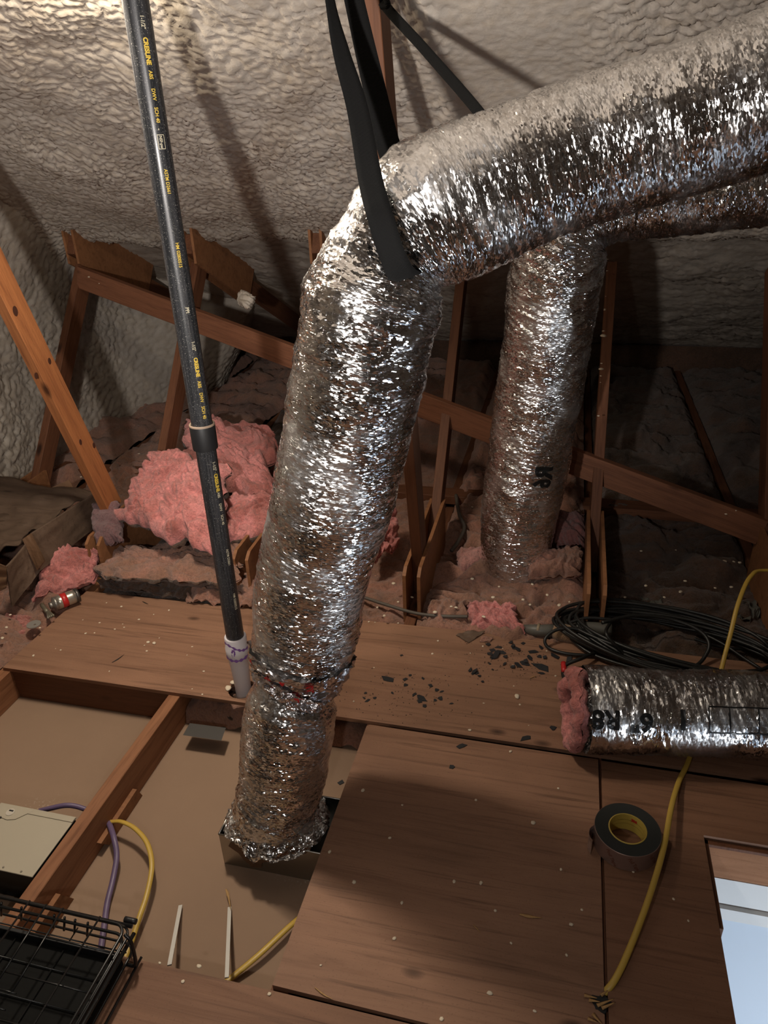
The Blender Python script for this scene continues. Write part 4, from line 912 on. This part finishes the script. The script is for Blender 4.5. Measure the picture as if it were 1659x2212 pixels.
box('slot', (FX0+.042, FY1-.022, FZ+.0035), (FX0+.054, FY1-.018, FZ+.0042), BLACKP, lpl); box('slot', (FX0+.018, FY1-.045, FZ+.001), (FX0+.036, FY1-.041, FZ+.003), BLACKP, lpl)
lathe('ring', [(.006, .0), (.006, .002), (.0035, .002), (.0035, 0)], plain('nickel', (.6, .56, .5), .3, .9), fx, (FX0+.022, FY1-.056, FZ), 20)
for q in ((FX0+.012, FY1-.008), (FX0+.115, FY1-.011), (FX0+.14, FY1-.011), (FX0+.165, FY1-.011), (FX0+.19, FY1-.011), (FX0+.10, FY0+.010), (FX0+.14, FY0+.008), (FX0+.19, FY0+.007)):
    lathe('rivet', [(.0028, .0), (.0022, .0015), (0.0001, .002)], bpy.data.materials['nickel'] if False else plain('rivet', (.2, .17, .13), .5) if 'rivet' not in bpy.data.materials else bpy.data.materials['rivet'], fx, (q[0], q[1], FZ), 12)

# ------------------------------------------------------------------ paint sticks and splinters
def stick(a, b, w_, t_, mat, label, cat, name):
    o = member(name, a, b, w_, t_, mat, None, (0, 0, 1), .0003); return tag(o, label, cat)
stick(at(390, 1956, z=-.118), at(366, 2085, z=-.03), .009, .003, WHITEP, 'left of the two white plastic sticks leaning on the bottom panel', 'stick', 'plastic_stick')
stick(at(496, 1960, z=-.118), at(490, 2112, z=-.02), .0085, .003, WHITEP, 'right of the two white plastic sticks leaning on the bottom panel', 'stick', 'plastic_stick')
SPL = m_wood('fresh_splinter', (.45, .27, .11), (.36, .2, .08), (.2, .1, .04), (60, 60, 4), knots=False)
def splinter(name, pts, w_, label, mat=SPL, z=.0):
    pts = [at(u, v, z=z) for u, v in pts]; n = len(pts)
    o = tube(name, [p+np.array([0, 0, .002]) for p in pts], np.interp(np.linspace(0, 1, 12), [0, .4, 1], [w_*.4, w_, .0003]), mat, None, 6, 12, flat=.4); return tag(o, label, 'splinter')
splinter('wood_splinter', [(1122, 1976), (1145, 1981), (1172, 1984)], .0045, 'pale wood splinter on the middle panel, thickest of those there')
splinter('wood_splinter', [(1022, 1998), (1038, 2016)], .0013, 'thin straw-like splinter on the middle panel, left of the thick one')
splinter('wood_splinter', [(680, 2134), (700, 2150), (720, 2160)], .0018, 'thin curled splinter on the seam at the bottom')
splinter('wood_splinter', [(488, 1962-40), (493, 1935), (499, 1968)], .004, 'reddish splinter behind the right white stick', z=-.11)
splinter('wood_splinter', [(242, 1432), (256, 1424), (269, 1414)], .0022, 'dark twig-like sliver on the strip, left of the pipe', BLACKP)
splinter('wood_splinter', [(308, 1300), (320, 1306)], .002, 'small dark chip at the back of the strip, left of the pipe', BLACKP)
splinter('wood_splinter', [(1144, 1466), (1160, 1460)], .0018, 'pale curl of wood on the strip, left of the cut duct')
sh = root('splintered_hole', at(1300, 2165, z=0), 'splintered hole in the plywood where the yellow cable goes down', 'hole')
hq = at(1298, 2168, z=.0003)
sheet('hole', [(hq[0]+.018*math.cos(t_)*(1+.3*math.sin(3*t_)), hq[1]+.016*math.sin(t_)*(1+.2*math.cos(5*t_))) for t_ in np.linspace(0, 6.2, 22)], .0012, .001, BLACKP, parent=sh)
for k, (a, b) in enumerate([((1272, 2160), (1296, 2164)), ((1290, 2172), (1326, 2158)), ((1300, 2178), (1328, 2166)), ((1262, 2150), (1290, 2156)), ((1280, 2190), (1300, 2212)), ((1298, 2150), (1312, 2140)), ((1270, 2200), (1290, 2208))]):
    tube('splinter', [at(*a, z=.003), at(*b, z=.006)], np.linspace(.004, .0008, 6), SPL, sh, 5, 6, flat=.4)

# ------------------------------------------------------------------ black plastic shards on the plywood strip
def shard_mesh(seed, ar=1.0):
    r = np.random.RandomState(seed); n = r.randint(4, 7); an = np.sort(r.uniform(0, 2*np.pi, n)); an = np.linspace(0, 2*np.pi, n, endpoint=False)+r.uniform(-.4, .4, n)
    rr = r.uniform(.6, 1.1, n); poly = [(math.cos(a)*q*ar, math.sin(a)*q) for a, q in zip(an, rr)]
    V = [(x, y, 0) for x, y in poly]+[(x*.96, y*.96, .12) for x, y in poly]
    Fc = [list(range(n))[::-1], list(range(n, 2*n))]+[[i, (i+1) % n, n+(i+1) % n, n+i] for i in range(n)]
    me = bpy.data.meshes.new('plastic_shard'); me.from_pydata(V, [], Fc); me.materials.append(SHARD); me.update(); return me
SM = [shard_mesh(i, 1.0) for i in range(6)]+[shard_mesh(20+i, 2.0) for i in range(4)]
def shard(u, v, s, k, rot, z=.0005, label=None, group=None, tilt=0.0):
    o = bpy.data.objects.new('plastic_shard', SM[k]); COL.objects.link(o); o.location = at(u, v, z=z)
    s *= 1.2; o.scale = (s, s, min(s, .010)*1.1); o.rotation_euler = (tilt, tilt*.6, rot); return tag(o, label, 'plastic shard', group)
LS = [(840, 1468, .012, 6, 2.7, 'long curved black shard left of the others, near the tall duct'), (1168, 1441, .017, 7, 2.9, 'largest flat black shard on the strip, left of the red-tagged cable'),
      (1131, 1390, .008, 0, .3, 'thick black shard at the back of the strip, top of the scatter'), (976, 1657, .0085, 1, 1.2, 'triangular black shard alone on the middle panel'),
      (995, 1612, .008, 6, .4, 'slim black shard on the middle panel near its back edge'), (737, 1690, .009, 2, .2, 'black shard on the plasterboard between box and middle panel'),
      (1136, 1594, .010, 8, .5, 'black shard at the front edge of the strip, left of the cut duct'), (1194, 1572, .009, 3, 1.4, 'pointed black shard on the strip just left of the pink duct end')]
for u, v, s, k, r_, lab in LS: shard(u, v, s, k, r_, -.124 if u == 737 else .0005, lab)
g1 = [(868, 1416, .006), (886, 1459, .006), (875, 1468, .008), (877, 1480, .007), (790, 1497, .005), (810, 1508, .006), (795, 1513, .005), (848, 1497, .004), (895, 1500, .006), (911, 1507, .010), (906, 1515, .010), (917, 1525, .008),
      (930, 1481, .008), (943, 1491, .007), (940, 1513, .006), (951, 1509, .009), (914, 1466, .004), (975, 1520, .004), (787, 1508, .004), (955, 1494, .004)]
for k, (u, v, s) in enumerate(g1): shard(u, v, s, k % 10, k*1.7, .0005, 'small black plastic shard in the nearer scatter beside the tall duct', 'black shards scattered beside the tall duct')
g2 = [(1065, 1405, .011), (1058, 1412, .010), (1072, 1414, .012), (1082, 1410, .010), (1064, 1420, .009), (1092, 1418, .008), (1078, 1398, .007), (1055, 1392, .010), (1108, 1395, .008), (1114, 1400, .009), (1120, 1404, .008), (1104, 1388, .007),
      (1150, 1408, .009), (1145, 1420, .008), (1136, 1428, .010), (1130, 1432, .012), (1118, 1436, .010), (1108, 1440, .009), (1140, 1436, .008), (1168, 1398, .007), (1176, 1420, .009), (1166, 1418, .008), (1200, 1418, .010), (1024, 1450, .007),
      (1030, 1454, .008), (1036, 1460, .006), (1016, 1447, .006), (1058, 1434, .005), (1064, 1446, .004), (1090, 1434, .005), (1022, 1456, .006), (1042, 1472, .005), (1230, 1424, .010), (1170, 1455, .006)]
for k, (u, v, s) in enumerate(g2): shard(u, v, s, (k*3) % 10, k*2.1, .0005+(k % 3)*.0015, 'black plastic shard in the denser scatter by the cable coil', 'black shards scattered by the cable coil', .12*(k % 3))
# tiny black grit: too fine to count
bm = bmesh.new(); rg = np.random.RandomState(9)
for k in range(420):
    if k < 200: u, v = rg.normal(870, 75), rg.normal(1500, 34)
    else: u, v = rg.normal(1105, 55), rg.normal(1425, 25)
    p = at(u, v, z=.0008)
    if not (1.54 < p[1] < 2.0 and p[0] > -.6): continue
    s = rg.uniform(.0006, .0019); vs_ = [bm.verts.new((p[0]+s*math.cos(a+k), p[1]+s*math.sin(a+k)*.8, p[2]+h)) for h in (0, s*.8) for a in (0, 2.1, 4.2)]
    bm.faces.new(vs_[3:]); [bm.faces.new((vs_[i], vs_[(i+1) % 3], vs_[3+(i+1) % 3], vs_[3+i])) for i in range(3)]
me = bpy.data.meshes.new('plastic_grit'); bm.to_mesh(me); bm.free()
tag(fin('plastic_grit', me, SHARD), 'fine black plastic grit sprinkled among the shards on the strip', 'grit', None, 'stuff')
lf = root('bark_scrap', at(1005, 1375, z=0), 'flat brown torn paper scrap at the back of the strip', 'scrap')
patch('scrap', [at(985, 1372, z=.003), at(1012, 1388, z=.004), at(1048, 1364, z=.006), at(1010, 1362, z=.006)], KRAFT, lf, 14, 14, .006, 3, .002)
patch('scrap', [at(1036, 1386, z=.003), at(1058, 1386, z=.004), at(1066, 1376, z=.008), at(1040, 1374, z=.006)], DUSTY, lf, 14, 14, .006, 4, .003)

# ------------------------------------------------------------------ crumbs of spray foam
def crumb_mesh(seed):
    bm = bmesh.new(); bmesh.ops.create_icosphere(bm, subdivisions=2, radius=1); r = np.random.RandomState(seed); a = r.uniform(.7, 1.3, 3)
    for v in bm.verts:
        n_ = float(noise(v.co.x*1.3, v.co.y*1.3, v.co.z*1.3, seed)); v.co *= 1+.3*n_; v.co.x *= a[0]; v.co.y *= a[1]; v.co.z *= .42
    me = bpy.data.meshes.new('foam_crumb'); bm.to_mesh(me); bm.free(); me.materials.append(CRUMB); me.polygons.foreach_set('use_smooth', [True]*len(me.polygons)); return me
CM = [crumb_mesh(i) for i in range(6)]
nc = [0]
def crumb(p, s, label, group):
    nc[0] += 1; o = bpy.data.objects.new('foam_crumb', CM[nc[0] % 6]); COL.objects.link(o); o.location = tuple(map(float, p)); o.scale = (s, s, s); o.rotation_euler = (0, 0, nc[0]*1.3)
    return tag(o, label, 'foam crumb', group)
LC = [(320, 1387, .006, 'larger cream foam crumb of the pair on the left of the strip'), (333, 1389, .0075, 'cream foam crumb beside the larger pair, left of the strip'), (503, 1474, .0085, 'cream foam crumb just left of the white pipe fitting, farther one'),
      (493, 1486, .0095, 'cream foam crumb just left of the white pipe fitting, nearer one'), (1117, 1504, .0085, 'large flat cream foam crumb in the open right half of the strip'),
      (1152, 1777, .0055, 'cream foam dot on the right half of the middle panel'), (784, 1707, .005, 'cream foam dot on the left edge of the middle panel'), (1103, 1623, .005, 'cream foam dot near the back of the middle panel')]
for u, v, s, lab in LC: o = crumb(at(u, v, z=s*.3), s, lab, None); del_ = o
SB = [(179, 1339), (215, 1345), (300, 1338), (332, 1327), (248, 1359), (120, 1401), (131, 1404), (72, 1416), (236, 1450), (317, 1406), (344, 1378), (312, 1394), (262, 1310), (415, 1397), (440, 1450), (415, 1488), (204, 1367), (437, 1500), (230, 1302), (365, 1318), (404, 1415), (268, 1355), (185, 1368), (265, 1348),
      (797, 1343), (810, 1344), (860, 1346), (934, 1412), (808, 1442), (764, 1515), (1016, 1411), (1043, 1396), (1108, 1438), (1181, 1406), (1200, 1460), (1142, 1567), (1123, 1522), (1015, 1577), (1045, 1519), (946, 1384), (1086, 1401), (1110, 1482)]
for k, (u, v) in enumerate(SB): crumb(at(u, v, z=.001), .0022+.0018*((k*7) % 5)/4, 'small cream foam crumb on the plywood strip left of the black pipe' if u < 520 else 'small cream foam crumb on the plywood strip right of the tall duct', 'foam crumbs on the strip left of the pipe' if u < 520 else 'foam crumbs on the strip right of the duct')
SP = [(869, 1739), (981, 1904), (1039, 1907), (1070, 1967), (852, 2027), (693, 2085), (582, 2147), (1058, 2145), (1155, 2184), (954, 2201), (1104, 2037), (1224, 2063), (765, 1905), (868, 1950), (712, 1840), (1257, 1965), (1235, 1997), (842, 1810), (1028, 1728), (430, 2087), (345, 2080), (395, 2120)]
for k, (u, v) in enumerate(SP): crumb(at(u, v, z=.001), .0028+.0016*((k*7) % 5)/4, *(('small cream foam crumb on the square middle plywood sheet', 'foam crumbs on the middle sheet') if u > 640 and (u, v) != (954, 2201) else ('small cream foam crumb on the bottom plywood sheet', 'foam crumbs on the bottom sheet')))
SR = [(1455, 1942), (1487, 1989), (1206, 1703), (1212, 1878), (1232, 1996), (1368, 1883)]
for k, (u, v) in enumerate(SR): crumb(at(u, v, z=.001), .003, 'small cream foam crumb on the dark right panel', 'foam crumbs on the right panel')
SI = [(905, 1300), (975, 1310), (940, 1322), (985, 1312), (1045, 1332), (1078, 1267), (1150, 1262), (1182, 1285), (1145, 1306), (1208, 1307), (1230, 1300), (1130, 1295), (1065, 1290), (1225, 1220), (1020, 1250), (1020, 1095), (890, 1290), (850, 1260), (860, 1300), (830, 1330), (815, 1312),
      (1395, 1265), (1470, 1278), (1545, 1270), (1580, 1268), (1460, 1188), (1500, 1200), (1565, 1212), (1585, 1213), (1598, 1215), (1501, 1333), (1340, 1300), (1370, 1310), (1350, 1290), (1315, 955), (1330, 1160), (1385, 1190), (1480, 1255), (1435, 1290), (1395, 1100), (1560, 1120),
      (175, 1030), (250, 1010), (330, 955), (300, 980), (270, 1015), (350, 1250), (420, 1240), (22, 1328), (14, 1355), (86, 1356), (5, 1378)]
for k, (u, v) in enumerate(SI): crumb(at(u, v, z=.035 if u < 1262 else .01), .004+.003*((k*7) % 5)/4, *(('cream foam crumb on the pinkish insulation around the far duct', 'foam crumbs in the far duct bay') if 800 < u < 1262 else ('cream foam crumb on the dark insulation behind the cable coil', 'foam crumbs in the dark bay') if u >= 1262 else ('cream foam crumb on the insulation at the far left', 'foam crumbs in the left bays')))
SBx = [(192, 598, .007), (215, 612, .005), (358, 668, .008), (486, 720, .007), (508, 736, .004), (617, 758, .008), (582, 748, .004), (250, 620, .003), (960, 898, .009), (938, 903, .005), (905, 880, .004), (1262, 982, .008), (1352, 1022, .007), (1234, 998, .004), (1568, 1110, .006), (1590, 1103, .004)]
for k, (u, v, s) in enumerate(SBx):
    f_ = (u-172)/(1646-172); yb = 3.18+(2.60-3.18)*f_; crumb(at(u, v, y=yb-.022), s, 'foam crumb stuck on the long diagonal brace', 'foam crumbs on the diagonal brace')
for k, (v, s) in enumerate([(585, .004), (560, .003), (670, .004), (725, .012), (715, .005), (785, .005), (797, .009), (812, .004), (826, .003), (898, .005), (668, .005), (640, .003)]):
    z_ = .99-(v-560)/430*.63; crumb(at(1313-(v-560)*.06, v, x=.139), s, 'foam crumb stuck on the stud right of the far duct', 'foam crumbs on the right stud')
fc = batt('foam_chunk', K(512, 655, 3.05), K(535, 668, 3.0), K(552, 640, 3.05), K(520, 625, 3.1), .05, FOAM, 33, 'lump of cream foam stuck on the stud end left of the tall duct', .008, 24, 24, None, None, 'foam lump')
